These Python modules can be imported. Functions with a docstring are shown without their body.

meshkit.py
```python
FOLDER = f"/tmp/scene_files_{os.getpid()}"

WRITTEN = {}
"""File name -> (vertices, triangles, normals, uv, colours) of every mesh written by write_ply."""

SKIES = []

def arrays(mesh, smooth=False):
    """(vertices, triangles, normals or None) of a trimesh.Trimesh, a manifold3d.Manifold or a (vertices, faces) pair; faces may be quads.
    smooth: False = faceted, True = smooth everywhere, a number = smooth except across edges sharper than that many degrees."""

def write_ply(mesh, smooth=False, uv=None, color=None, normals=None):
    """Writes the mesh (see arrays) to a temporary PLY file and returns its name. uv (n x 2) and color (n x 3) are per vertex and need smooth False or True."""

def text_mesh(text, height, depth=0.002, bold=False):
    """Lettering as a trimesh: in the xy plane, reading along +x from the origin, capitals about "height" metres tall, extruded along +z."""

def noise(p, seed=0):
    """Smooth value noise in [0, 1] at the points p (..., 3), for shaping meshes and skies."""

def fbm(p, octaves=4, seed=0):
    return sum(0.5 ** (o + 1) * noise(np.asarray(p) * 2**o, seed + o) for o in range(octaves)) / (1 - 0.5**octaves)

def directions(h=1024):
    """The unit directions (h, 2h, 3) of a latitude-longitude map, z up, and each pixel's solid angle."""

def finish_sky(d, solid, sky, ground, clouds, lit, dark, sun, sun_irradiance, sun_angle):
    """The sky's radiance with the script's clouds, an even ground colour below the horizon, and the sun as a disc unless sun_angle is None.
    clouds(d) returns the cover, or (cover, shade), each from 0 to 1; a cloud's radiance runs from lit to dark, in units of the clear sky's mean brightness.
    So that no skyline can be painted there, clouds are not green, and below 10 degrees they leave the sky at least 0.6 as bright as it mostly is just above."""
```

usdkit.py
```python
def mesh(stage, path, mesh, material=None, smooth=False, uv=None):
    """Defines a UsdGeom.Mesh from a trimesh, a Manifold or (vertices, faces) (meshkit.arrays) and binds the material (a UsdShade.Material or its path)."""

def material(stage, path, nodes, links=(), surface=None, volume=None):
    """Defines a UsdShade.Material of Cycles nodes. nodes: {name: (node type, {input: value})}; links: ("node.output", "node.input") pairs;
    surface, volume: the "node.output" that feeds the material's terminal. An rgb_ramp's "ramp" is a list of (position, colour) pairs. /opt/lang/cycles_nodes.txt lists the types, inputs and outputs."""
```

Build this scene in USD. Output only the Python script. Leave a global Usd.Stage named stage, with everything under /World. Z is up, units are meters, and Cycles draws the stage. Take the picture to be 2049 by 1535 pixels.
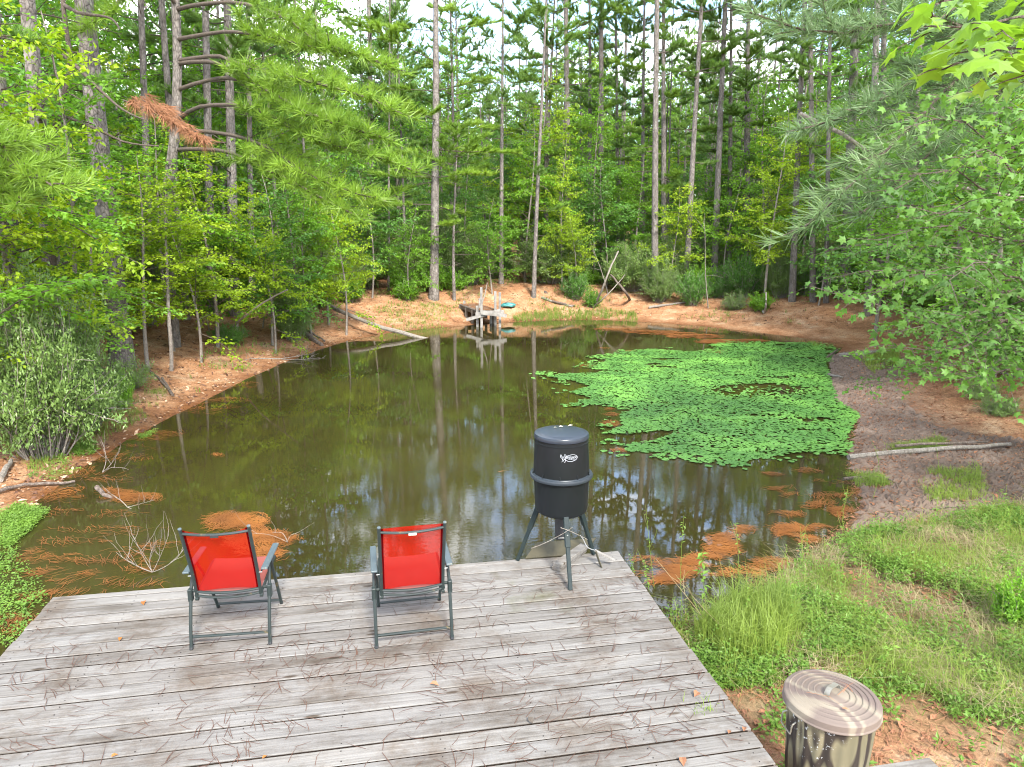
import math, random
import numpy as np, trimesh, shapely
from shapely.geometry import Polygon, Point, LineString
from pxr import Usd, UsdGeom, UsdLux, UsdShade, Gf, Sdf, Vt
import usdkit, meshkit

# ------------------------------------------------------------------ camera, sky, sun, exposure
stage = Usd.Stage.CreateInMemory()
UsdGeom.SetStageUpAxis(stage, UsdGeom.Tokens.z)
UsdGeom.SetStageMetersPerUnit(stage, 1.0)
UsdGeom.Xform.Define(stage, '/World')
UsdGeom.Scope.Define(stage, '/World/Looks')

PW, PH, PF, PITCH, CZ = 2049, 1535, 1400.0, math.radians(12.02), 3.7
cam = UsdGeom.Camera.Define(stage, '/World/camera')
cam.CreateHorizontalApertureAttr(36.0)
cam.CreateFocalLengthAttr(36.0 * PF / PW)
cam.CreateClippingRangeAttr(Gf.Vec2f(0.05, 5000))
cam.CreateExposureAttr(2.75)
xf = UsdGeom.Xformable(cam)
xf.AddTranslateOp().Set(Gf.Vec3d(0, 0, CZ))
xf.AddRotateXOp().Set(90 - math.degrees(PITCH))

SUN_AZ, SUN_EL = math.radians(162), math.radians(44)      # azimuth from +y towards +x
sun_dir = np.array([math.sin(SUN_AZ) * math.cos(SUN_EL), math.cos(SUN_AZ) * math.cos(SUN_EL), math.sin(SUN_EL)])

def mat(name, nodes, links, surface, volume=None):
    return usdkit.material(stage, '/World/Looks/' + name, nodes, links, surface=surface, volume=volume)

sky_mat = mat('sky_look', {
    'tc': ('texture_coordinate', {}),
    'map': ('mapping', {'scale': (1.6, 1.6, 3.2), 'location': (0.3, 0.15, 0.4)}),
    'n': ('noise_texture', {'scale': 2.1, 'detail': 7.0, 'roughness': 0.58, 'distortion': 0.3}),
    'r': ('rgb_ramp', {'ramp': [(0.0, (0, 0, 0)), (0.45, (0, 0, 0)), (0.57, (1, 1, 1)), (1.0, (1, 1, 1))]}),
    'n2': ('noise_texture', {'scale': 5.0, 'detail': 5.0, 'roughness': 0.6}),
    'cl': ('rgb_ramp', {'ramp': [(0.0, (3.4, 3.6, 3.9)), (0.45, (5.2, 5.3, 5.5)), (1.0, (8.0, 7.9, 7.8))]}),
    'sky': ('sky_texture', {'sky_type': 'single_scattering', 'sun_disc': False, 'sun_elevation': SUN_EL, 'sun_rotation': SUN_AZ}),
    'mx': ('mix_color', {}),
    'bg': ('background_shader', {'strength': 0.12})},
    [('tc.generated', 'map.vector'), ('map.vector', 'n.vector'), ('map.vector', 'n2.vector'), ('n.fac', 'r.fac'), ('n2.fac', 'cl.fac'),
     ('r.color', 'mx.fac'), ('sky.color', 'mx.a'), ('cl.color', 'mx.b'), ('mx.result', 'bg.color')], 'bg.background')
dome = UsdLux.DomeLight.Define(stage, '/World/sky')
UsdShade.MaterialBindingAPI.Apply(dome.GetPrim()).Bind(sky_mat)
dome.GetPrim().SetCustomDataByKey('label', 'bright cloudy sky with blue patches above the pine woods')
dome.GetPrim().SetCustomDataByKey('category', 'sky')
dome.GetPrim().SetCustomDataByKey('kind', 'structure')

sun = UsdLux.DistantLight.Define(stage, '/World/sun')
sun.CreateIntensityAttr(0.4)
sun.CreateAngleAttr(10.0)
sun.CreateColorAttr(Gf.Vec3f(1.0, 0.95, 0.86))
sun.GetPrim().CreateAttribute('inputs:normalize', Sdf.ValueTypeNames.Bool).Set(True)
_rot = Gf.Rotation(Gf.Vec3d(0, 0, 1), Gf.Vec3d(*map(float, sun_dir)))
UsdGeom.Xformable(sun).AddTransformOp().Set(Gf.Matrix4d(_rot, Gf.Vec3d(0, 0, 30)))

# ------------------------------------------------------------------ helpers
def ray(u, v):
    x, y = u - PW / 2, v - PH / 2
    return np.array([x, PF * math.cos(PITCH) - y * math.sin(PITCH), -(PF * math.sin(PITCH) + y * math.cos(PITCH))]) / PF
CAM = np.array([0, 0, CZ])
def at(u, v, z=0.0):                       # survey: the point of the level z that the photograph shows at (u, v)
    r = ray(u, v); return CAM + r * (z - CZ) / r[2]
def aty(u, v, Y):                          # the same at the distance Y
    r = ray(u, v); return CAM + r * Y / r[1]

_used = {}
def numbered(name, parent='/World'):
    k = (parent, name); n = _used.get(k, 0); _used[k] = n + 1
    return f'{parent}/{name}' if n == 0 else f'{parent}/{name}_{n:03d}'

def tag(p, label=None, cat=None, group=None, kind=None):
    for k, v in (('label', label), ('category', cat), ('group', group), ('kind', kind)):
        if v: p.SetCustomDataByKey(k, v)
    return p

def matrix(loc, rz=0.0, s=(1, 1, 1), lean=(0, 0)):
    c, sn = math.cos(rz), math.sin(rz)
    m = Gf.Matrix4d(s[0] * c, s[0] * sn, 0, 0, -s[1] * sn, s[1] * c, 0, 0, s[2] * lean[0], s[2] * lean[1], s[2], 0, float(loc[0]), float(loc[1]), float(loc[2]), 1)
    return m

def thing(name, label, cat, M=None, group=None, ref=None):
    x = UsdGeom.Xform.Define(stage, numbered(name))
    if M is not None: x.AddTransformOp().Set(M)
    p = x.GetPrim(); tag(p, label, cat, group)
    if ref is not None:
        p.GetReferences().AddInternalReference(ref); p.SetInstanceable(True)
    return p

def klass(name):
    p = stage.CreateClassPrim('/World/' + name); p.SetTypeName('Xform')
    return p

def part(parent, name, mesh, m, smooth=False, label=None, kind=None):
    path = numbered(name, str(parent.GetPath()))
    o = usdkit.mesh(stage, path, mesh, m, smooth=smooth).GetPrim()
    return tag(o, label, None, None, kind)

def single(name, mesh, m, label, cat=None, group=None, kind=None, smooth=False):
    o = usdkit.mesh(stage, numbered(name), mesh, m, smooth=smooth).GetPrim()
    return tag(o, label, cat, group, kind)

def join(ms):
    V, F, n = [], [], 0
    for v, f in ms:
        V.append(v); F.append(np.asarray(f) + n); n += len(v)
    return np.vstack(V), np.vstack(F)

def tube(pts, rad, sides=6, cap=True):
    p = np.asarray(pts, float); n = len(p)
    rad = np.broadcast_to(np.asarray(rad, float), (n,))
    t = np.gradient(p, axis=0); t /= np.linalg.norm(t, axis=1, keepdims=True) + 1e-12
    up = np.array([0, 0, 1.0]) if abs(t[0, 2]) < 0.9 else np.array([1.0, 0, 0])
    a = np.cross(t, up); a /= np.linalg.norm(a, axis=1, keepdims=True) + 1e-12
    b = np.cross(t, a)
    ang = np.arange(sides) * 2 * np.pi / sides
    v = p[:, None] + rad[:, None, None] * (np.cos(ang)[None, :, None] * a[:, None] + np.sin(ang)[None, :, None] * b[:, None])
    i, j = np.meshgrid(np.arange(n - 1), np.arange(sides), indexing='ij')
    q = np.stack([i * sides + j, i * sides + (j + 1) % sides, (i + 1) * sides + (j + 1) % sides, (i + 1) * sides + j], -1).reshape(-1, 4)
    f = np.vstack([q[:, [0, 2, 1]], q[:, [0, 3, 2]]])
    v = v.reshape(-1, 3)
    if cap:
        k = len(v); v = np.vstack([v, p[:1], p[-1:]])
        js = np.arange(sides); j2 = (js + 1) % sides; o = (n - 1) * sides
        f = np.vstack([f, np.stack([np.full(sides, k), js, j2], 1), np.stack([np.full(sides, k + 1), o + j2, o + js], 1)])
    return v, f

def box(x0, x1, y0, y1, z0, z1, bev=0.0):
    if bev <= 0:
        m = trimesh.creation.box(bounds=[[x0, y0, z0], [x1, y1, z1]]); return np.array(m.vertices), np.array(m.faces)
    pts = []
    for sx in (0, 1):
        for sy in (0, 1):
            for sz in (0, 1):
                c = np.array([(x0, x1)[sx], (y0, y1)[sy], (z0, z1)[sz]]); d = np.array([1 - 2 * sx, 1 - 2 * sy, 1 - 2 * sz]) * bev
                for k in range(3):
                    e = d.copy(); e[k] = 0; pts.append(c + e)
    m = trimesh.convex.convex_hull(np.array(pts)); return np.array(m.vertices), np.array(m.faces)

def bar(a, b, w, h, up=(0, 0, 1), bev=0.0):        # a straight board from a to b, w across, h along "up"
    a, b = np.asarray(a, float), np.asarray(b, float); L = np.linalg.norm(b - a); t = (b - a) / L
    s = np.cross(t, up); s /= np.linalg.norm(s); u = np.cross(s, t)
    v, f = box(0, L, -w / 2, w / 2, -h / 2, h / 2, bev)
    return a + v[:, :1] * t + v[:, 1:2] * s + v[:, 2:] * u, f

def lathe(prof, n=32):
    m = trimesh.creation.revolve(np.array(prof, float), sections=n); return np.array(m.vertices), np.array(m.faces)

def smooth_path(pts, n):
    p = np.asarray(pts, float); d = np.r_[0, np.cumsum(np.linalg.norm(np.diff(p, axis=0), axis=1))]
    from scipy.interpolate import CubicSpline, PchipInterpolator
    s = np.linspace(0, d[-1], n)
    return PchipInterpolator(d, p)(s)

def unit(v): return v / (np.linalg.norm(v, axis=-1, keepdims=True) + 1e-12)

# ------------------------------------------------------------------ looks
def ramp(*s): return ('rgb_ramp', {'ramp': list(s)})

def leaf_look(name, dark, mid, light, trans=0.35, rough=0.5, clump=0.9):
    return mat(name, {
        'g': ('geometry', {}), 'oi': ('object_info', {}),
        'r': ramp((0.0, dark), (0.5, mid), (1.0, light)),
        'n': ('noise_texture', {'scale': clump, 'detail': 3.0}),
        'a1': ('math', {'math_type': 'multiply_add', 'value2': 0.55, 'value3': -0.12}),
        'a2': ('math', {'math_type': 'multiply_add', 'value2': 0.75}),
        'a3': ('math', {'math_type': 'multiply_add', 'value2': 0.22}),
        'p': ('principled_bsdf', {'roughness': rough, 'specular_ior_level': 0.35}),
        'hs': ('hsv', {'value': 1.25, 'saturation': 1.05}),
        't': ('translucent_bsdf', {}),
        'm': ('mix_closure', {'fac': trans})},
        [('g.position', 'n.vector'), ('g.random_per_island', 'a1.value1'), ('n.fac', 'a2.value1'), ('a1.value', 'a2.value3'),
         ('oi.random', 'a3.value1'), ('a2.value', 'a3.value3'), ('a3.value', 'r.fac'),
         ('r.color', 'p.base_color'), ('r.color', 'hs.color'), ('hs.color', 't.color'), ('p.BSDF', 'm.closure1'), ('t.BSDF', 'm.closure2')], 'm.closure')

def bark_look(name, c0, c1, c2, sc=1.0, bump=0.03):
    return mat(name, {
        'tc': ('texture_coordinate', {}), 'mp': ('mapping', {'scale': (sc, sc, sc * 0.42)}), 'nd': ('noise_texture', {'scale': 5.0, 'detail': 4.0}), 'ad': ('mix_color', {'blend_type': 'linear_light', 'fac': 0.09, 'use_clamp': False}),
        'v': ('voronoi_texture', {'feature': 'distance_to_edge', 'scale': 15.0}),
        'n': ('noise_texture', {'scale': 9.0, 'detail': 6.0, 'roughness': 0.65}),
        'vr': ramp((0.0, (0.42, 0.42, 0.42)), (0.08, (0.85, 0.85, 0.85)), (0.3, (1, 1, 1))),
        'r': ramp((0.25, c0), (0.5, c1), (0.75, c2)),
        'mx': ('mix_color', {'blend_type': 'multiply', 'fac': 0.7}),
        'h': ('math', {'math_type': 'multiply_add', 'value2': 0.4}),
        'b': ('bump', {'strength': 0.9, 'distance': bump}),
        'p': ('principled_bsdf', {'roughness': 0.92, 'specular_ior_level': 0.15})},
        [('tc.object', 'mp.vector'), ('mp.vector', 'nd.vector'), ('mp.vector', 'ad.a'), ('nd.color', 'ad.b'), ('ad.result', 'v.vector'), ('mp.vector', 'n.vector'), ('v.distance', 'vr.fac'), ('n.fac', 'r.fac'),
         ('r.color', 'mx.a'), ('vr.color', 'mx.b'), ('mx.result', 'p.base_color'), ('n.fac', 'h.value1'), ('vr.color', 'h.value3'), ('h.value', 'b.height'), ('b.normal', 'p.normal')], 'p.BSDF')

def plain(name, c, rough=0.6, metal=0.0, spec=0.5, var=0.0, sc=8.0, c2=None, bump=0.0):
    c2 = c2 or tuple(x * (1 - var) for x in c)
    return mat(name, {'tc': ('texture_coordinate', {}), 'n': ('noise_texture', {'scale': sc, 'detail': 5.0, 'roughness': 0.6}), 'r': ramp((0.35, c2), (0.65, c)),
        'b': ('bump', {'strength': bump, 'distance': 0.01}),
        'p': ('principled_bsdf', {'roughness': rough, 'metallic': metal, 'specular_ior_level': spec})},
        [('tc.object', 'n.vector'), ('n.fac', 'r.fac'), ('r.color', 'p.base_color'), ('n.fac', 'b.height')] + ([('b.normal', 'p.normal')] if bump else []), 'p.BSDF')

needle_green = leaf_look('needle_green', (0.05, 0.11, 0.02), (0.125, 0.22, 0.035), (0.25, 0.36, 0.05), 0.25, 0.45, 0.6)
needle_bright = leaf_look('needle_bright', (0.06, 0.12, 0.015), (0.17, 0.28, 0.03), (0.38, 0.45, 0.06), 0.3, 0.45, 1.2)
needle_blue = leaf_look('needle_blue', (0.07, 0.12, 0.05), (0.14, 0.22, 0.085), (0.23, 0.33, 0.12), 0.25, 0.45, 1.2)
needle_dead = leaf_look('needle_dead', (0.18, 0.08, 0.04), (0.33, 0.16, 0.08), (0.45, 0.25, 0.13), 0.2, 0.7, 2.0)
leaf_yellow = leaf_look('leaf_yellow', (0.13, 0.23, 0.012), (0.28, 0.4, 0.02), (0.5, 0.52, 0.03), 0.42, 0.5, 0.7)
leaf_mid = leaf_look('leaf_mid', (0.06, 0.16, 0.015), (0.16, 0.32, 0.025), (0.31, 0.45, 0.035), 0.4, 0.5, 0.7)
leaf_deep = leaf_look('leaf_deep', (0.045, 0.115, 0.02), (0.1, 0.23, 0.035), (0.2, 0.35, 0.05), 0.35, 0.45, 0.7)
leaf_silver = leaf_look('leaf_silver', (0.07, 0.12, 0.03), (0.16, 0.25, 0.06), (0.29, 0.38, 0.11), 0.25, 0.4, 1.5)
leaf_gloss = leaf_look('leaf_gloss', (0.035, 0.09, 0.02), (0.1, 0.21, 0.03), (0.23, 0.34, 0.045), 0.38, 0.55, 1.6)
leaf_near = leaf_look('leaf_near', (0.09, 0.20, 0.02), (0.19, 0.32, 0.03), (0.38, 0.42, 0.04), 0.42, 0.4, 4.0)
pine_bark = bark_look('pine_bark', (0.075, 0.064, 0.058), (0.17, 0.15, 0.135), (0.28, 0.255, 0.235), 1.0, 0.03)
grey_bark = bark_look('grey_bark', (0.14, 0.12, 0.10), (0.24, 0.21, 0.18), (0.33, 0.31, 0.28), 2.5, 0.008)
dead_wood = bark_look('dead_wood', (0.12, 0.10, 0.08), (0.22, 0.195, 0.165), (0.32, 0.295, 0.265), 2.5, 0.006)
dark_log = bark_look('dark_log', (0.06, 0.045, 0.035), (0.14, 0.11, 0.09), (0.25, 0.21, 0.18), 2.0, 0.01)
branch_bark = bark_look('branch_bark', (0.05, 0.04, 0.03), (0.10, 0.08, 0.065), (0.17, 0.14, 0.12), 4.0, 0.006)

# ------------------------------------------------------------------ terrain and pond
DECK = 0.70
YAW = math.radians(10.31)
cy, sy = math.cos(YAW), math.sin(YAW)
def deck2w(a, b): return np.array([cy * a - sy * b, sy * a + cy * b])

shore_px = [(-190, 1240), (-60, 1130), (20, 1062), (95, 990), (170, 935), (260, 880), (350, 832), (430, 792), (500, 757), (560, 730), (640, 700), (700, 681), (780, 666), (860, 657), (940, 651),
            (1000, 646), (1100, 641), (1200, 640), (1300, 645), (1400, 652), (1500, 664), (1600, 676), (1690, 690), (1668, 712), (1662, 755), (1676, 800), (1722, 832), (1712, 872), (1700, 915), (1708, 955),
            (1722, 1000), (1690, 1050), (1620, 1095), (1545, 1150), (1480, 1200), (1410, 1232), (1335, 1236)]
shore = [tuple(at(*p)[:2]) for p in shore_px] + [(1.35, 5.7), (0.0, 4.6), (-2.2, 4.2), (-4.2, 4.4)]
pond = Polygon(shore).buffer(-0.25).buffer(0.5).buffer(-0.25)
pond_line = pond.exterior
R0 = np.random.default_rng(11)

def sdist(x, y):
    x, y = np.asarray(x, float), np.asarray(y, float)
    pts = shapely.points(x, y)
    d = shapely.distance(pts, pond_line)
    return np.where(shapely.contains_xy(pond, x, y), -d, d)

def height(x, y, sd=None):
    x, y = np.asarray(x, float), np.asarray(y, float)
    d = sdist(x, y) if sd is None else sd
    prof = np.interp(d, [-40, -3, -1, 0, 0.5, 1, 2, 4, 6, 12, 40, 200, 1000], [-1.2, -0.8, -0.28, 0, 0.06, 0.12, 0.34, 0.85, 1.1, 1.5, 3.2, 6.0, 12])
    x, y = np.clip(x,-300,300), np.clip(y,-300,300)
    nearr = 1 / (1 + np.exp(-(x - 0.5) * 1.5)) / (1 + np.exp((y - 14) * 0.5))
    nearl = 1 / (1 + np.exp((y - 4.0) * 1.2))
    k = np.clip(1 - 0.62 * nearr - 0.5 * nearl, 0.3, 1)
    n1 = meshkit.fbm(np.stack([x * 0.35, y * 0.35, x * 0], -1), 3, 5) - 0.5
    n2 = meshkit.fbm(np.stack([x * 2.2, y * 2.2, x * 0], -1), 3, 9) - 0.5
    far = np.clip(d / 3, 0, 1)
    h = prof * np.where(d > 0, k, 1) + 0.35 * n1 * far + 0.10 * n2 * np.clip(d / 1.2, 0, 1)
    mx, my = 0.9, 34.5
    h = h + 0.45 * np.exp(-((x - mx) ** 2 / 14 + (y - my) ** 2 / 9)) * np.clip(d / 2, 0, 1)
    a, b = cy * x + sy * y, -sy * x + cy * y
    under = 1 / (1 + np.exp((np.maximum(np.abs(a + 0.35) - 2.5, b - 6.0)) * 6))
    h = h * (1 - under) + np.minimum(h, 0.34) * under
    return h

def gz(x, y): return float(height(np.array([x]), np.array([y]))[0])

def ground_at(u, v):
    r = ray(u, v); t = 1.0
    T = np.linspace(2, 120, 2400) / r[1]
    P = CAM + T[:, None] * r
    hh = np.maximum(height(P[:, 0], P[:, 1]), 0)
    i = np.argmax(P[:, 2] <= hh)
    if P[i, 2] > hh[i]: i = len(T) - 1
    return P[i, 0], P[i, 1], hh[i]

def axis(lo, hi, step, far, g=1.14):
    a = list(np.arange(lo, hi, step)); s = step
    while a[-1] < far: s *= g; a.append(a[-1] + s)
    s = step
    while a[0] > -far: s *= g; a.insert(0, a[0] - s)
    return np.array(a)
gx, gy = axis(-15, 15, 0.2, 900), axis(-2, 38, 0.2, 900)
X, Y = np.meshgrid(gx, gy)
SD = sdist(X, Y)
Z = height(X, Y, SD)
nx, ny = len(gx), len(gy)
i, j = np.meshgrid(np.arange(ny - 1), np.arange(nx - 1), indexing='ij')
q = np.stack([i * nx + j, i * nx + j + 1, (i + 1) * nx + j + 1, (i + 1) * nx + j], -1).reshape(-1, 4)

def soft(p, pts, r):     # soft membership of a polygon given in the ground plane
    poly = Polygon(pts); d = shapely.distance(shapely.points(p[:, 0], p[:, 1]), poly)
    return np.clip(1 - d / r, 0, 1)
GP = np.stack([X.ravel(), Y.ravel()], 1)
w = lambda pts, z=0.2: [tuple(at(*p, z)[:2]) for p in pts]
mud_zone = w([(1660, 700), (1720, 700), (1790, 730), (1800, 800), (1900, 880), (2049, 900), (2200, 1060), (1760, 1050), (1690, 1080), (1640, 1080), (1690, 1020), (1680, 900), (1660, 860), (1650, 800)])
mud = soft(GP, mud_zone, 1.0)
grass_zone = w([(1290, 1190), (1440, 1190), (1620, 1070), (1740, 1030), (2049, 1010), (2500, 1080), (2400, 1500), (1800, 1330), (1600, 1330), (1440, 1340), (1350, 1280)])
grn = soft(GP, grass_zone, 0.8)
wet = np.clip(1 - SD.ravel() / 0.7, 0, 1) 
terr_look = mat('pine_straw_ground', {
    'g': ('geometry', {}), 'am': ('attribute', {'attribute': 'mud'}), 'ag': ('attribute', {'attribute': 'green'}), 'aw': ('attribute', {'attribute': 'wet'}),
    'n': ('noise_texture', {'scale': 1.3, 'detail': 9.0, 'roughness': 0.72}),
    'nf': ('noise_texture', {'scale': 14.0, 'detail': 8.0, 'roughness': 0.85, 'distortion': 1.5}),
    'r1': ramp((0.30, (0.18, 0.088, 0.045)), (0.46, (0.32, 0.165, 0.085)), (0.56, (0.39, 0.23, 0.13)), (0.70, (0.45, 0.33, 0.215))),
    'rf': ramp((0.36, (0.28, 0.25, 0.24)), (0.48, (0.85, 0.85, 0.85)), (0.56, (1.1, 1.08, 1.05)), (0.66, (1.5, 1.5, 1.5))),
    'm1': ('mix_color', {'blend_type': 'multiply', 'fac': 1.0, 'use_clamp': False}),
    'rm': ramp((0.3, (0.06, 0.042, 0.032)), (0.5, (0.18, 0.13, 0.10)), (0.7, (0.31, 0.24, 0.19))),
    'rg': ramp((0.3, (0.06, 0.065, 0.025)), (0.5, (0.15, 0.13, 0.06)), (0.7, (0.27, 0.20, 0.12))),
    'mm': ('mix_color', {}), 'mg': ('mix_color', {}), 'mw': ('mix_color', {'blend_type': 'multiply', 'b': (0.5, 0.42, 0.36)}),
    'b': ('bump', {'strength': 0.8, 'distance': 0.05}),
    'p': ('principled_bsdf', {'roughness': 0.95, 'specular_ior_level': 0.1})},
    [('g.position', 'n.vector'), ('g.position', 'nf.vector'), ('n.fac', 'r1.fac'), ('nf.fac', 'rf.fac'), ('r1.color', 'm1.a'), ('rf.color', 'm1.b'),
     ('nf.fac', 'rm.fac'), ('nf.fac', 'rg.fac'), ('am.fac', 'mm.fac'), ('m1.result', 'mm.a'), ('rm.color', 'mm.b'), ('ag.fac', 'mg.fac'), ('mm.result', 'mg.a'), ('rg.color', 'mg.b'),
     ('aw.fac', 'mw.fac'), ('mg.result', 'mw.a'), ('mw.result', 'p.base_color'), ('nf.fac', 'b.height'), ('b.normal', 'p.normal')], 'p.BSDF')
ground = single('ground', (np.stack([X.ravel(), Y.ravel(), Z.ravel()], 1), q), terr_look, 'rust brown pine straw banks and forest floor around the pond', 'ground', kind='structure', smooth=True)
pv = UsdGeom.PrimvarsAPI(UsdGeom.Mesh(ground))
for nm, val in (('mud', mud * 0.9), ('green', grn * 0.75), ('wet', wet)):
    pv.CreatePrimvar(nm, Sdf.ValueTypeNames.FloatArray, 'vertex').Set(Vt.FloatArray.FromNumpy(val.astype(np.float32)))

water_look = mat('pond_water_look', {
    'g': ('geometry', {}), 'mp': ('mapping', {'scale': (1.0, 1.0, 1.0), 'rotation': (0, 0, 0.35)}), 'mp2': ('mapping', {'scale': (1.0, 2.2, 1.0), 'rotation': (0, 0, -0.25)}),
    'n1': ('noise_texture', {'scale': 0.35, 'detail': 3.0}), 'n2': ('noise_texture', {'scale': 9.0, 'detail': 3.0, 'roughness': 0.55}), 'n3': ('noise_texture', {'scale': 1.6, 'detail': 2.0}),
    'k': ramp((0.42, (0.05, 0.05, 0.05)), (0.62, (1, 1, 1))), 'hm': ('math', {'math_type': 'multiply'}), 'ha': ('math', {'math_type': 'multiply_add', 'value2': 0.9}),
    'c': ramp((0.35, (0.013, 0.0105, 0.003)), (0.65, (0.020, 0.016, 0.005))),
    'b': ('bump', {'strength': 1.0, 'distance': 0.0008}),
    'p': ('principled_bsdf', {'roughness': 0.012, 'ior': 1.6, 'specular_ior_level': 0.5})},
    [('g.position', 'mp.vector'), ('g.position', 'mp2.vector'), ('mp.vector', 'n1.vector'), ('mp2.vector', 'n2.vector'), ('mp.vector', 'n3.vector'), ('n1.fac', 'k.fac'), ('n1.fac', 'c.fac'),
     ('n2.fac', 'hm.value1'), ('k.color', 'hm.value2'), ('n3.fac', 'ha.value1'), ('hm.value', 'ha.value3'), ('ha.value', 'b.height'), ('b.normal', 'p.normal'), ('c.color', 'p.base_color')], 'p.BSDF')
wm = pond.buffer(1.2)
wt = trimesh.creation.triangulate_polygon(wm.simplify(0.05), engine='earcut')
single('pond_water', (np.column_stack([wt[0], np.zeros(len(wt[0]))]), wt[1]), water_look, 'murky olive green still pond mirroring the woods', 'pond', kind='structure')

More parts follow.
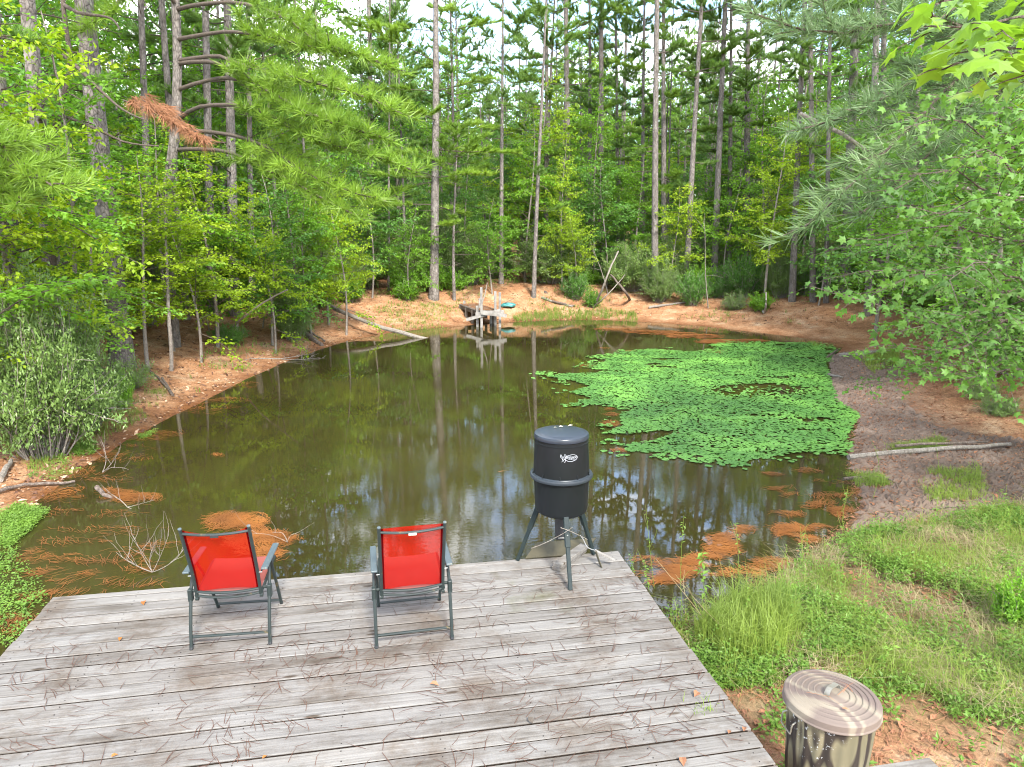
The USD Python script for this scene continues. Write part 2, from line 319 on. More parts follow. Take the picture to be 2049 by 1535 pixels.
# ------------------------------------------------------------------ near deck
wood_look = mat('weathered_board', {
    'tc': ('texture_coordinate', {}), 'oi': ('object_info', {}), 'cx': ('combine_xyz', {}), 'k': ('math', {'math_type': 'multiply', 'value2': 37.0}), 'va': ('vector_math', {'math_type': 'add'}),
    'm1': ('mapping', {'scale': (1.1, 34.0, 34.0)}), 'm2': ('mapping', {'scale': (0.55, 2.4, 2.4)}), 'm3': ('mapping', {'scale': (2.6, 10.0, 10.0)}),
    'n1': ('noise_texture', {'scale': 1.6, 'detail': 7.0, 'roughness': 0.7, 'distortion': 0.5}), 'n2': ('noise_texture', {'scale': 2.2, 'detail': 5.0, 'roughness': 0.65}),
    'nl': ('noise_texture', {'scale': 1.6, 'detail': 9.0, 'roughness': 0.75}),
    'v': ('voronoi_texture', {'scale': 0.62, 'feature': 'f1'}),
    'r1': ramp((0.28, (0.058, 0.053, 0.048)), (0.40, (0.122, 0.115, 0.107)), (0.6, (0.168, 0.161, 0.151)), (0.8, (0.215, 0.209, 0.200))),
    'r2': ramp((0.30, (0.62, 0.58, 0.53)), (0.48, (1, 1, 1)), (0.8, (1.08, 1.06, 1.03))),
    'rl': ramp((0.36, (0.66, 0.58, 0.51)), (0.53, (1, 1, 1)), (1, (1.05, 1.05, 1.05))),
    'rv': ramp((0.0, (0.30, 0.24, 0.19)), (0.055, (0.42, 0.36, 0.30)), (0.10, (1, 1, 1)), (1, (1, 1, 1))),
    'tone': ramp((0, (0.86, 0.84, 0.82)), (0.5, (1.0, 1.0, 1.0)), (1, (1.08, 1.07, 1.05))),
    'x1': ('mix_color', {'blend_type': 'multiply', 'fac': 1.0, 'use_clamp': False}), 'x2': ('mix_color', {'blend_type': 'multiply', 'fac': 1.0, 'use_clamp': False}),
    'x3': ('mix_color', {'blend_type': 'multiply', 'fac': 1.0, 'use_clamp': False}), 'x4': ('mix_color', {'blend_type': 'multiply', 'fac': 1.0, 'use_clamp': False}),
    'mossd': ('vector_math', {'math_type': 'distance', 'vector2': (1.15, 5.35, 0.7)}), 'mossn': ('noise_texture', {'scale': 4.0, 'detail': 4.0}),
    'mosss': ('math', {'math_type': 'multiply_add', 'value2': 1.5}), 'mossr': ramp((0.0, (0.7, 0.7, 0.7)), (0.62, (0.65, 0.65, 0.65)), (1.0, (0, 0, 0))), 'mossx': ('mix_color', {'blend_type': 'multiply', 'b': (0.50, 0.52, 0.24)}),
    'b': ('bump', {'strength': 0.55, 'distance': 0.004}),
    'p': ('principled_bsdf', {'roughness': 0.85, 'specular_ior_level': 0.2})},
    [('oi.random', 'k.value1'), ('k.value', 'cx.x'), ('k.value', 'cx.z'), ('tc.object', 'va.vector1'), ('cx.vector', 'va.vector2'), ('va.vector', 'm1.vector'), ('va.vector', 'm2.vector'), ('va.vector', 'm3.vector'),
     ('m1.vector', 'n1.vector'), ('m2.vector', 'n2.vector'), ('tc.object', 'nl.vector'), ('m3.vector', 'v.vector'), ('n1.fac', 'r1.fac'), ('n2.fac', 'r2.fac'), ('nl.fac', 'rl.fac'), ('v.distance', 'rv.fac'), ('oi.random', 'tone.fac'),
     ('r1.color', 'x1.a'), ('r2.color', 'x1.b'), ('x1.result', 'x2.a'), ('rv.color', 'x2.b'), ('x2.result', 'x3.a'), ('tone.color', 'x3.b'), ('x3.result', 'x4.a'), ('rl.color', 'x4.b'),
     ('tc.object', 'mossd.vector1'), ('tc.object', 'mossn.vector'), ('mossn.fac', 'mosss.value1'), ('mossd.value', 'mosss.value3'), ('mosss.value', 'mossr.fac'), ('mossr.color', 'mossx.fac'), ('x4.result', 'mossx.a'),
     ('mossx.result', 'p.base_color'), ('n1.fac', 'b.height'), ('b.normal', 'p.normal')], 'p.BSDF')
joist_look = plain('damp_timber', (0.12, 0.095, 0.07), 0.9, spec=0.2, var=0.5, sc=6)
nail_look = plain('nail_iron', (0.035, 0.03, 0.028), 0.6, 0.6)

deck = thing('wooden_deck', 'weathered grey plank deck in the foreground under the red chairs', 'deck', matrix((0, 0, 0), YAW))
A0, A1, B0 = -2.845, 2.135, 6.015
rd = random.Random(4)
def plank_mesh(a0, a1, b0, b1, top, thick, rr, seg=14):
    xs = np.linspace(a0, a1, seg); e = 0.004
    cup = rr.uniform(-0.0025, 0.002); bow = rr.uniform(-0.003, 0.003); tw = rr.uniform(-0.002, 0.002); lz = rr.uniform(-0.002, 0.002)
    prof = [(b0, -thick), (b0, -e), (b0 + e, 0), ((b0 + b1) / 2, cup), (b1 - e, 0), (b1, -e), (b1, -thick)]
    V = []
    for k, x in enumerate(xs):
        s = k / (seg - 1) * 2 - 1; wig = rr.uniform(-0.0008, 0.0008)
        for (b, z) in prof: V.append((x, b + bow * (1 - s * s) + wig, top + z + tw * s + lz + rr.uniform(-.0004, .0004)))
    n = len(prof); F = []
    for k in range(seg - 1):
        for m in range(n):
            m2 = (m + 1) % n; p, r, s_, t = k * n + m, k * n + m2, (k + 1) * n + m2, (k + 1) * n + m
            F += [(p, s_, r), (p, t, s_)]
    for k, rev in ((0, False), (seg - 1, True)):
        for m in range(1, n - 1):
            t = (k * n, k * n + m, k * n + m + 1); F.append(t[::-1] if rev else t)
    return np.array(V), np.array(F)
debris_shade_look = plain('gap_debris', (0.022, 0.016, 0.011), 0.95, spec=0.1, var=0.5, sc=20)  # packed needles, coloured near black so the seams hold painted shade
b = B0; nails = []; gaps = []
joist_a = np.linspace(A0 + 0.08, A1 - 0.08, 9)
bounds = []
first = True
while b > 1.7:
    wd = 0.068 if first else 0.134 + rd.uniform(-0.004, 0.004); first = False
    gap = rd.choice([0.009, 0.010, 0.011, 0.013, 0.015])
    lo = b - wd
    part(deck, 'plank', plank_mesh(A0 + rd.uniform(-.006, .006), A1 + rd.uniform(-.008, .008), lo, b, DECK, 0.036, rd), wood_look, smooth=25)
    for a in joist_a:
        for bb in (lo + 0.028, b - 0.028) if wd > 0.1 else (lo + .03,):
            if rd.random() < 0.93:
                c = trimesh.creation.cylinder(0.0042, 0.002, sections=6); c.apply_translation((a + rd.uniform(-.012, .012), bb + rd.uniform(-.008, .008), DECK + 0.0012)); nails.append((np.array(c.vertices), np.array(c.faces)))
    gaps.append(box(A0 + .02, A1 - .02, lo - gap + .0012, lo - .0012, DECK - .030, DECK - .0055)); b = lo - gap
part(deck, 'gap_debris', join(gaps), debris_shade_look, kind='stuff', label='strips of packed debris with dark shade painted into the gaps between the boards')
part(deck, 'nail_heads', join(nails), nail_look, kind='stuff')
for a in joist_a:
    part(deck, 'joist', box(a - 0.02, a + 0.02, 1.8, B0 - 0.06, DECK - 0.19, DECK - 0.04), joist_look)
part(deck, 'rim_board', box(A0 + 0.04, A1 - 0.04, B0 - 0.055, B0 - 0.017, DECK - 0.2, DECK - 0.0405, 0.003), wood_look)
for a in (A0 + 0.15, -0.35, A1 - 0.15):
    for bb in (5.8, 3.4):
        part(deck, 'post', box(a - 0.065, a - 0.0215 + 0.05, bb - 0.05, bb + 0.05, -1.0, DECK - 0.195, 0.004), joist_look)

# ------------------------------------------------------------------ vegetation generators
def frames(d, rng):
    d = unit(d); r = rng.normal(size=d.shape); a = unit(np.cross(d, r)); return a, np.cross(d, a)

def tufts(rng, pos, dirs, n, length, width, spread=0.55, seg=1, droop=0.0):
    """bursts of needles: n at each position, fanned about its direction"""
    pos, dirs = np.repeat(np.asarray(pos, float), n, 0), np.repeat(unit(np.asarray(dirs, float)), n, 0)
    N = len(pos); a, b = frames(dirs, rng)
    th = rng.uniform(0, 2 * np.pi, N)[:, None]; sp = (rng.uniform(0.15, 1, N) ** 0.7 * spread * 1.6)[:, None]
    nd = unit(dirs * np.cos(sp) + (a * np.cos(th) + b * np.sin(th)) * np.sin(sp))
    base = pos - dirs * (rng.uniform(0, 0.10, N) * (length / 0.2))[:, None]
    L = (length * rng.uniform(0.65, 1.1, N))[:, None]
    wv, _ = frames(nd, rng); wv = wv * width / 2
    tip = base + nd * L - np.array([0, 0, 1.0]) * L * droop
    if seg == 1:
        V = np.stack([base - wv, base + wv, tip], 1).reshape(-1, 3); F = np.arange(3 * N).reshape(-1, 3)
    else:
        mid = base + nd * L * 0.5 - np.array([0, 0, 1.0]) * L * droop * 0.3
        V = np.stack([base - wv, base + wv, mid + wv * 0.8, mid - wv * 0.8, tip], 1).reshape(-1, 3)
        o = np.arange(N)[:, None] * 5
        F = np.concatenate([o + [0, 1, 2], o + [0, 2, 3], o + [3, 2, 4]], 0)
    return V, F

def leaves(rng, pos, fwd, nrm, length, wide=0.55, fold=0.18, kind='oval', jitter=0.35):
    """one leaf at each position, pointing along fwd, facing nrm"""
    pos = np.asarray(pos, float); N = len(pos)
    fwd = unit(np.asarray(fwd, float) + rng.normal(size=(N, 3)) * jitter)
    nrm = np.asarray(nrm, float) + rng.normal(size=(N, 3)) * jitter
    side = unit(np.cross(fwd, nrm)); nrm = np.cross(side, fwd)
    L = (length * rng.uniform(0.6, 1.15, N))[:, None]
    if kind == 'oval':
        loc = np.array([[0, 0, 0], [0.45, -wide / 2, fold * 0.5], [1, 0, -0.06], [0.45, wide / 2, fold * 0.5]])
        tri = np.array([[0, 1, 2], [0, 2, 3]])
    elif kind == 'oval6':
        loc = np.array([[0, 0, 0], [0.25, -wide * .42, fold * .4], [0.6, -wide * .45, fold * .4], [1, 0, -0.10], [0.6, wide * .45, fold * .4], [0.25, wide * .42, fold * .4], [0.45, 0, 0]])
        tri = np.array([[0, 1, 6], [1, 2, 6], [2, 3, 6], [3, 4, 6], [4, 5, 6], [5, 0, 6]])
    else:                                    # star: five pointed lobes
        ang = np.radians([-118, -95, -62, -36, -28, 0, 28, 36, 62, 95, 118]); rad = np.array([0.50, 0.30, 0.64, 0.36, 0.38, 0.76, 0.38, 0.36, 0.64, 0.30, 0.50])
        pts = [[0.28 + r * math.cos(t), r * math.sin(t) * 1.0, -0.16 * r] for r, t in zip(rad, ang)]
        loc = np.array([[0.02, 0, 0]] + pts + [[0.28, 0, 0.03]])
        n = len(loc); tri = np.array([[k, k + 1, n - 1] for k in range(0, n - 2)] + [[n - 2, 0, n - 1]])
    V = pos[:, None] + L[:, None] * (loc[None, :, :1] * fwd[:, None] + loc[None, :, 1:2] * side[:, None] + loc[None, :, 2:] * nrm[:, None])
    F = (np.arange(N)[:, None, None] * len(loc) + tri[None]).reshape(-1, 3)
    return V.reshape(-1, 3), F

def limb(rng, p0, d0, L, up, wob=0.06, n=6):
    """a bending branch path: starts along d0, bends up (+) or down (-)"""
    pts = [np.asarray(p0, float)]; d = unit(np.asarray(d0, float))
    for k in range(n - 1):
        d = unit(d + np.array([0, 0, up / n]) + rng.normal(size=3) * wob); pts.append(pts[-1] + d * L / (n - 1))
    return np.array(pts)

def along(pts, s):
    f = s * (len(pts) - 1); k = np.minimum(f.astype(int), len(pts) - 2); t = (f - k)[:, None]
    return pts[k] * (1 - t) + pts[k + 1] * t, unit(pts[k + 1] - pts[k])

def pine_bough(rng, p, r0, tips, tw=None, gap=0.17, sub=0.42, start=0.3, dense=1.0):
    """a branch along p: (bark pieces, tuft positions, tuft directions)"""
    bark = [tube(p, np.linspace(r0, r0 * 0.25, len(p)), 5)]; P, D = [], []
    L = np.linalg.norm(np.diff(p, axis=0), axis=1).sum()
    m = max(2, int(L * (1 - start) / gap)); s = np.linspace(start, 0.99, m)
    pos, dr = along(p, s); sg = 1
    for k in range(m):
        sg = -sg
        sd = unit(np.cross(dr[k], [0, 0, 1.0])) * sg
        d = unit(dr[k] * 0.75 + sd * rng.uniform(0.4, 1.0) + np.array([0, 0, rng.uniform(-0.15, 0.35)]))
        l = (sub * L * (1 - s[k] * 0.75) * rng.uniform(0.5, 1.1)); l = min(max(l, 0.18), 1.5)
        q = limb(rng, pos[k], d, l, rng.uniform(0.0, 0.5), 0.09, 5)
        if l > 0.25: bark.append(tube(q, np.linspace(max(r0 * 0.28, 0.006), 0.004, 5), 3, cap=False))
        c = max(2, int(l / (0.12 / dense)))
        ss = np.linspace(0.35, 1, c); a, b = along(q, ss)
        P.append(a); D.append(unit(b + np.array([0, 0, 0.35]) + rng.normal(size=a.shape) * 0.25))
    a, b = along(p, np.linspace(max(start, 0.55), 1, max(3, int(L * 0.45 / 0.14)))); P.append(a); D.append(unit(b + [0, 0, 0.4] + rng.normal(size=a.shape) * 0.2))
    return bark, np.vstack(P), np.vstack(D)

def pine(seed, H, r, crown, lmax, nw, per, n=20, ln=0.25, wd=0.021, low=0, stubs=6, lean=0.15, drop=0.0):
    rng = np.random.default_rng(seed)
    z = np.linspace(-0.3, H, 22); ph = rng.uniform(0, 6.28, 2)
    tx = lean * np.sin(z / H * 3.0 + ph[0]) * (z / H) ; ty = lean * np.sin(z / H * 2.3 + ph[1]) * (z / H)
    T = np.stack([tx, ty, z], 1)
    rad = r * np.clip(1 - 0.82 * np.clip(z / H, 0, 1), 0.06, 1); rad[0] *= 1.25; rad[1] *= 1.05
    trunk = tube(T, rad, 10)
    cen = lambda h: np.array([np.interp(h, z, tx), np.interp(h, z, ty), h])
    bark, P, D = [], [], []
    hs = list(np.linspace(crown, H - 0.5, nw)) + list(rng.uniform(crown * 0.42, crown, low))
    az = 0
    for h in hs:
        cnt = per if h >= crown else 1
        f = (h - crown) / (H - crown) if h >= crown else 0
        for c in range(cnt):
            az += 2.4 + rng.uniform(-0.5, 0.5)
            L = lmax * (0.35 + 0.65 * math.sin(min(1, 0.25 + f * 0.9) * math.pi) ** 0.8) * rng.uniform(0.65, 1.15) if h >= crown else lmax * rng.uniform(0.35, 0.8)
            el = -0.1 + 0.75 * f + rng.uniform(-0.15, 0.25)
            d = np.array([math.cos(az) * math.cos(el), math.sin(az) * math.cos(el), math.sin(el)])
            p = limb(rng, cen(h), d, L, 0.35 - drop * (1 - f), 0.07, 6)
            bk, a, b = pine_bough(rng, p, max(0.012, r * 0.16 * (1 - 0.5 * f)), 0, start=0.35, gap=0.15, sub=0.38, dense=1.7)
            bark += bk; P.append(a); D.append(b)
    for k in range(stubs):
        h = rng.uniform(1.5, crown); a_ = rng.uniform(0, 6.28); L = rng.uniform(0.3, 1.6)
        bark.append(tube(limb(rng, cen(h), (math.cos(a_), math.sin(a_), rng.uniform(-0.2, 0.3)), L, -0.2, 0.15, 5), np.linspace(0.018, 0.006, 5), 4))
    P.append(cen(H)[None]); D.append(np.array([[0, 0, 1.0]]))
    fol = tufts(rng, np.vstack(P), np.vstack(D), n, ln, wd)
    return trunk, join(bark), fol

def broadleaf(seed, H, base, R, nb, r=0.06, ll=0.085, gapl=0.03, kind='oval', wide=0.65, flat=0.7, wob=1.1, top=True, twig_gap=0.11, jitter=0.55, lean=0.5):
    rng = np.random.default_rng(seed)
    z = np.linspace(-0.2, H, 14); ph = rng.uniform(0, 6.28, 2)
    tx, ty = lean * np.sin(z / H * 3 + ph[0]) * z / H, lean * np.sin(z / H * 2.5 + ph[1]) * z / H
    trunk = tube(np.stack([tx, ty, z], 1), r * np.clip(1 - 0.85 * z / H, 0.08, 1.2), 8)
    cen = lambda h: np.array([np.interp(h, z, tx), np.interp(h, z, ty), h])
    bark, P, D, N = [], [], [], []
    for k in range(nb):
        f = (k + 0.5) / nb; h = base + (H * 0.97 - base) * f ** 0.9 + rng.uniform(-.15, .15); az = k * 2.4 + rng.uniform(-.5, .5)
        L = R * (0.45 + 0.75 * math.sin(min(1.0, 0.18 + 0.85 * f) * math.pi) ** 0.7) * rng.uniform(0.55, 1.15) * (1 - 0.45 * f)
        el = rng.uniform(-0.25, 0.75) + 0.35 * f
        p = limb(rng, cen(h), (math.cos(az) * math.cos(el), math.sin(az) * math.cos(el), math.sin(el)), L, -0.55 * flat, 0.08, 7)
        bark.append(tube(p, np.linspace(max(r * 0.3 * (1 - f * .6), 0.008), 0.004, 7), 4, cap=False))
        m = max(3, int(L * 0.85 / twig_gap)); ss = np.linspace(0.18, 1, m); pos, dr = along(p, ss); sg = 1
        for q in range(m):
            sg = -sg; side = unit(np.cross(dr[q], [0, 0, 1.0])) * sg
            d = unit(dr[q] * rng.uniform(0.5, 0.9) + side * rng.uniform(0.5, 1.0) + np.array([0, 0, rng.uniform(-wob, wob) * 0.5]))
            l = max(0.2, (0.5 * L * (1 - ss[q] * 0.7)) * rng.uniform(0.5, 1.0)); l = min(l, 1.2)
            t = limb(rng, pos[q], d, l, -0.25, 0.08, 4)
            if q % 2 == 0: bark.append(tube(t, np.linspace(0.006, 0.003, 4), 3, cap=False))
            c = max(3, int(l / gapl)); a, b = along(t, np.linspace(0.1, 1, c)); sd = unit(np.cross(b, [0, 0, 1.0])) * np.where(np.arange(c) % 2, 1, -1)[:, None]
            P.append(a + rng.normal(size=a.shape) * 0.025); D.append(b * 0.6 + sd * 0.8 - np.array([0, 0, 0.15])); N.append(np.tile([0, 0, 1.0], (c, 1)))
    P, D, N = np.vstack(P), np.vstack(D), np.vstack(N)
    return trunk, join(bark), leaves(rng, P, D, N, ll, wide=wide, kind=kind, jitter=jitter)

def spray(rng, p, r0, gapl=0.05, twig_gap=0.12, sub=0.45, start=0.12, maxl=1.1, wob=0.3):
    bark = [tube(p, np.linspace(r0, max(r0 * 0.2, 0.004), len(p)), 5, cap=False)]; P, D, N = [], [], []
    L = np.linalg.norm(np.diff(p, axis=0), axis=1).sum(); m = max(3, int(L * (1 - start) / twig_gap)); ss = np.linspace(start, 1, m); pos, dr = along(p, ss); sg = 1
    for q in range(m):
        sg = -sg; sd = unit(np.cross(dr[q], [0, 0, 1.0])) * sg
        d = unit(dr[q] * rng.uniform(0.5, 0.9) + sd * rng.uniform(0.5, 1.0) + np.array([0, 0, rng.uniform(-wob, wob)]))
        l = min(maxl, max(0.18, sub * L * (1 - ss[q] * 0.75) * rng.uniform(0.5, 1.0)))
        t = limb(rng, pos[q], d, l, -0.3, 0.09, 4); bark.append(tube(t, np.linspace(0.005, 0.002, 4), 3, cap=False))
        c = max(3, int(l / gapl)); a, b = along(t, np.linspace(0.1, 1, c)); s2 = unit(np.cross(b, [0, 0, 1.0])) * np.where(np.arange(c) % 2, 1, -1)[:, None]
        P.append(a + rng.normal(size=a.shape) * 0.02); D.append(b * 0.6 + s2 * 0.8 - np.array([0, 0, 0.25])); N.append(np.tile([0, 0, 1.0], (c, 1)))
    return bark, np.vstack(P), np.vstack(D), np.vstack(N)

def shrub(seed, R, H, nst, nl, ll, wide=0.35, kind='oval', skirt=0.15):
    rng = np.random.default_rng(seed); bark, P, D, N = [], [], [], []
    for k in range(nst):
        az = k * 2.4 + rng.uniform(-.5, .5); rr = R * math.sqrt((k + 0.5) / nst) * rng.uniform(0.7, 1.05); hz = H * math.sqrt(max(0.03, 1 - (rr / R / 1.1) ** 2)) * rng.uniform(0.3, 1.05)
        e = np.array([math.cos(az) * rr, math.sin(az) * rr, max(hz, skirt * H)]); b0 = np.array([math.cos(az), math.sin(az), 0]) * 0.30 * R * rng.uniform(0.3, 1.2)
        p = smooth_path([b0 * 0.6 - [0, 0, 0.05], b0 + e * 0.4 + [0, 0, 0.18 * H], e], 7); p[1:] += rng.normal(size=(6, 3)) * 0.03 * R
        bark.append(tube(p, np.linspace(0.011, 0.004, 7) * (0.6 + R * 0.3), 4, cap=False))
        for q in range(9):
            s = rng.uniform(0.12, 1) ** 0.8; a, b = along(p, np.array([s])); d = unit(b[0] + rng.normal(size=3) * 0.8 + [0, 0, 0.3]); l = rng.uniform(0.14, 0.34) * R
            t = limb(rng, a[0], d, l, 0.2, 0.1, 4)
            if q % 2 == 0: bark.append(tube(t, np.linspace(0.006, 0.003, 4), 3, cap=False))
            c = nl; aa, bb = along(t, np.linspace(0.1, 1, c)); P.append(aa + rng.normal(size=aa.shape) * 0.03 * R); D.append(unit(bb + rng.normal(size=aa.shape) * 0.9)); N.append(np.tile([0, 0, 1.0], (c, 1)) + rng.normal(size=aa.shape) * 0.3)
    return join(bark), leaves(rng, np.vstack(P), np.vstack(D), np.vstack(N), ll, wide=wide, kind=kind)

kinds = {}
def make_kind(name, parts):
    k = klass(name); kinds[name] = k
    for nm, me, m in parts: part(k, nm, me, m, smooth=(nm == 'trunk'))
    return k.GetPath()

PINES = {}
def pine_kind(name, r, look, **kw):
    t, b, f = pine(r=r, **kw)
    PINES[name] = (make_kind(name, [('trunk', t, pine_bark), ('branches', b, branch_bark), ('needles', f, look)]), r, kw['H'])
pine_kind('tall_pine_kind', 0.19, needle_green, seed=1, H=24, crown=10, lmax=3.2, nw=12, per=3, low=7, stubs=12)
pine_kind('high_crown_pine_kind', 0.20, needle_green, seed=2, H=26, crown=14, lmax=3.0, nw=9, per=3, low=4, stubs=16)
pine_kind('low_branched_pine_kind', 0.16, needle_green, seed=3, H=21, crown=7, lmax=2.9, nw=16, per=3, low=7, stubs=8)
pine_kind('thin_pine_kind', 0.10, needle_green, seed=4, H=17, crown=8.5, lmax=1.9, nw=11, per=3, low=4, stubs=8)
pine_kind('young_pine_kind', 0.06, needle_bright, seed=5, H=8.0, crown=5.2, lmax=1.3, nw=7, per=4, low=2, stubs=5)
pine_kind('tufted_pine_kind', 0.15, needle_bright, seed=6, H=20, crown=6.5, lmax=2.8, nw=12, per=2, low=8, stubs=8, drop=0.3)
pine_kind('bare_pole_pine_kind', 0.14, needle_green, seed=7, H=25, crown=16, lmax=2.5, nw=7, per=3, low=2, stubs=22)

TREES = {}
def tree_kind(name, look, bk=grey_bark, **kw):
    t, b, f = broadleaf(**kw)
    TREES[name] = (make_kind(name, [('trunk', t, bk), ('branches', b, branch_bark), ('foliage', f, look)]), kw['H'])
for nm, look, s in (('yellow_green', leaf_yellow, 20), ('mid_green', leaf_mid, 21), ('deep_green', leaf_deep, 22)):
    tree_kind(nm + '_small_tree_kind', look, seed=s, H=5.5, base=1.0, R=2.1, nb=34, r=0.045, ll=0.115)
    tree_kind(nm + '_slim_tree_kind', look, seed=s + 10, H=9.0, base=1.8, R=2.3, nb=50, r=0.07, ll=0.12, gapl=0.035)
    tree_kind(nm + '_tall_tree_kind', look, seed=s + 20, H=15.0, base=1.0, R=3.6, nb=70, r=0.12, ll=0.17, gapl=0.055, twig_gap=0.18)
SHRUBS = {}
for nm, look, s, a in (('silver_shrub_kind', leaf_silver, 51, (1.6, 2.4, 130, 34, 0.075, 0.5)), ('round_shrub_kind', leaf_deep, 52, (1.1, 1.5, 70, 18, 0.08, 0.45)), ('low_shrub_kind', leaf_silver, 53, (0.9, 0.8, 60, 14, 0.06, 0.45)), ('leafy_shrub_kind', leaf_mid, 54, (0.9, 1.2, 44, 13, 0.10, 0.6))):
    b, f = shrub(s, *a); SHRUBS[nm] = make_kind(nm, [('stems', b, grey_bark), ('foliage', f, look)])

# ------------------------------------------------------------------ the woods
def plant_pine(kind, base, top_dir, r, label, group=None, name='pine_tree', rz=0.0, hz=1.0, cat='pine tree'):
    path, r0, H = PINES[kind]; s = r / r0
    return thing(name, label, cat, matrix(base, rz, (s if s < 1.25 else 1.25 + (s - 1.25) * .5,) * 2 + (hz,), top_dir), group, path)

def survey_pine(kind, ub, vb, ut, wpx, label, hz=1.0, vt=0, Y=None, rz=0.0, name='pine_tree'):
    """a trunk whose foot is seen at (ub, vb) and that leaves the photograph at (ut, vt); wpx its width there"""
    x, y, z = ground_at(ub, vb)
    if Y is not None:
        p = aty(ub, vb, Y); x, y = p[0], Y; z = gz(x, y)
    t = aty(ut, vt, y)
    lean = ((t[0] - x) / (t[2] - z), 0.0)
    d = math.hypot(math.hypot(x, y), 2); r = wpx * d / PF / 2 / 0.98
    plant_pine(kind, (x, y, z), lean, r, label, name=name, hz=hz, rz=rz); placed.append((x, y, 1.2)); return x, y, z

placed = []
T, HC, LB, TH, TU, BP = 'tall_pine_kind', 'high_crown_pine_kind', 'low_branched_pine_kind', 'thin_pine_kind', 'tufted_pine_kind', 'bare_pole_pine_kind'
survey = [
    (HC, 246, 735, 170, 38, 'thick rough barked pine at the left bank edge beside the slim pale sapling', None),
    (HC, 48, 805, -20, 28, 'dark barked pine standing behind the big silvery shrub at the left frame edge', None),
    (BP, 118, 700, 52, 31, 'pine with scaly plated bark and two long bare limbs reaching right, upper left corner', 15.5),
    (BP, 372, 640, 325, 14, 'narrow grey pine trunk just left of the pine with the long drooping boughs', None),
    (BP, 425, 635, 408, 16, 'straight grey pine just right of the pine with the long drooping boughs', None),
    (LB, 470, 630, 448, 20, 'thick pine behind the drooping boughs on the left bank', None),
    (BP, 305, 650, 285, 13, 'slender pine showing between the two thick trunks of the left bank', None),
    (LB, 505, 620, 500, 12, 'slim pine in the shade behind the left boughs, above the dark logs', None),
    (LB, 742, 600, 735, 15, 'slim pine behind the tips of the bright boughs left of centre', 36),
    (TU, 868, 598, 870, 21, 'dark pine with many side limbs standing left of the old jetty', None),
    (TH, 1003, 570, 1005, 10, 'slim pine just behind the old jetty posts', 35),
    (TH, 1068, 595, 1085, 9, 'thin pine right of the old jetty with a leaning dark pole against its foot', None),
    (TU, 1093, 575, 1090, 11, 'straight pine behind the thin pine right of the old jetty', 38),
    (T, 1137, 560, 1135, 14, 'dark forked pine at the middle of the far bank with a bright tuft halfway up', None),
    (TU, 1178, 548, 1178, 11, 'straight slim pine between the forked pine and the pale leaning pole', None),
    (HC, 1203, 558, 1203, 13, 'grey pine with the pale leaning pole resting against it', None),
    (LB, 1237, 545, 1230, 9, 'thin pale pine a little right of the pale leaning pole', None),
    (LB, 1285, 555, 1290, 9, 'thin pine seen against the deep green tree right of centre', 40),
    (HC, 1310, 592, 1315, 14, 'tall light grey pine right of centre, bare up to the frame edge', None),
    (TU, 1328, 575, 1332, 12, 'second grey pine close behind the tall light grey one right of centre', 36),
    (T, 1372, 585, 1403, 12, 'pine leaning right with a bright needle cluster at its side', None),
    (HC, 1428, 578, 1452, 13, 'pale pine leaning slightly right behind the far bank shrubs', None),
    (TU, 1458, 560, 1467, 10, 'thin pine right of the pale leaning pine', 36),
    (LB, 1494, 565, 1498, 15, 'thick pine partly hidden above the yellow green tree on the right', 36),
    (T, 1585, 603, 1607, 12, 'dark curved pine directly right of the yellow green tree', None),
    (HC, 1627, 603, 1622, 11, 'straight pale pine right of the dark curved pine', None),
    (LB, 1653, 606, 1660, 9, 'thin dark pine left of the thick trunk on the right bank', None),
    (HC, 1688, 597, 1712, 18, 'thick light barked pine on the right bank behind the hanging bough', None),
    (HC, 1742, 592, 1757, 14, 'left one of the twin light trunks behind the hanging bough', 27),
    (BP, 1762, 592, 1770, 12, 'right one of the twin light trunks behind the hanging bough', 28),
]
rw = random.Random(5)
for k, ub, vb, ut, wpx, lab, Yv in survey:
    survey_pine(k, ub, vb, ut, wpx, lab, Y=Yv, rz=rw.uniform(0, 6.28))
# the low pine with one flat bright tuft beside the jetty
x, y, z = ground_at(909, 600); placed.append((x, y, 1)); H_ = aty(917, 235, y)[2] - z
plant_pine('young_pine_kind', (x, y, z), (0.01, 0), 0.085, 'short thin pine with a flat bright crown beside the old jetty', hz=H_ / 8.0)


# ------------------------------------------------------------------ trees of the banks that the photograph singles out
def px_path(pts, n=12): return smooth_path([aty(*p) for p in pts], n)

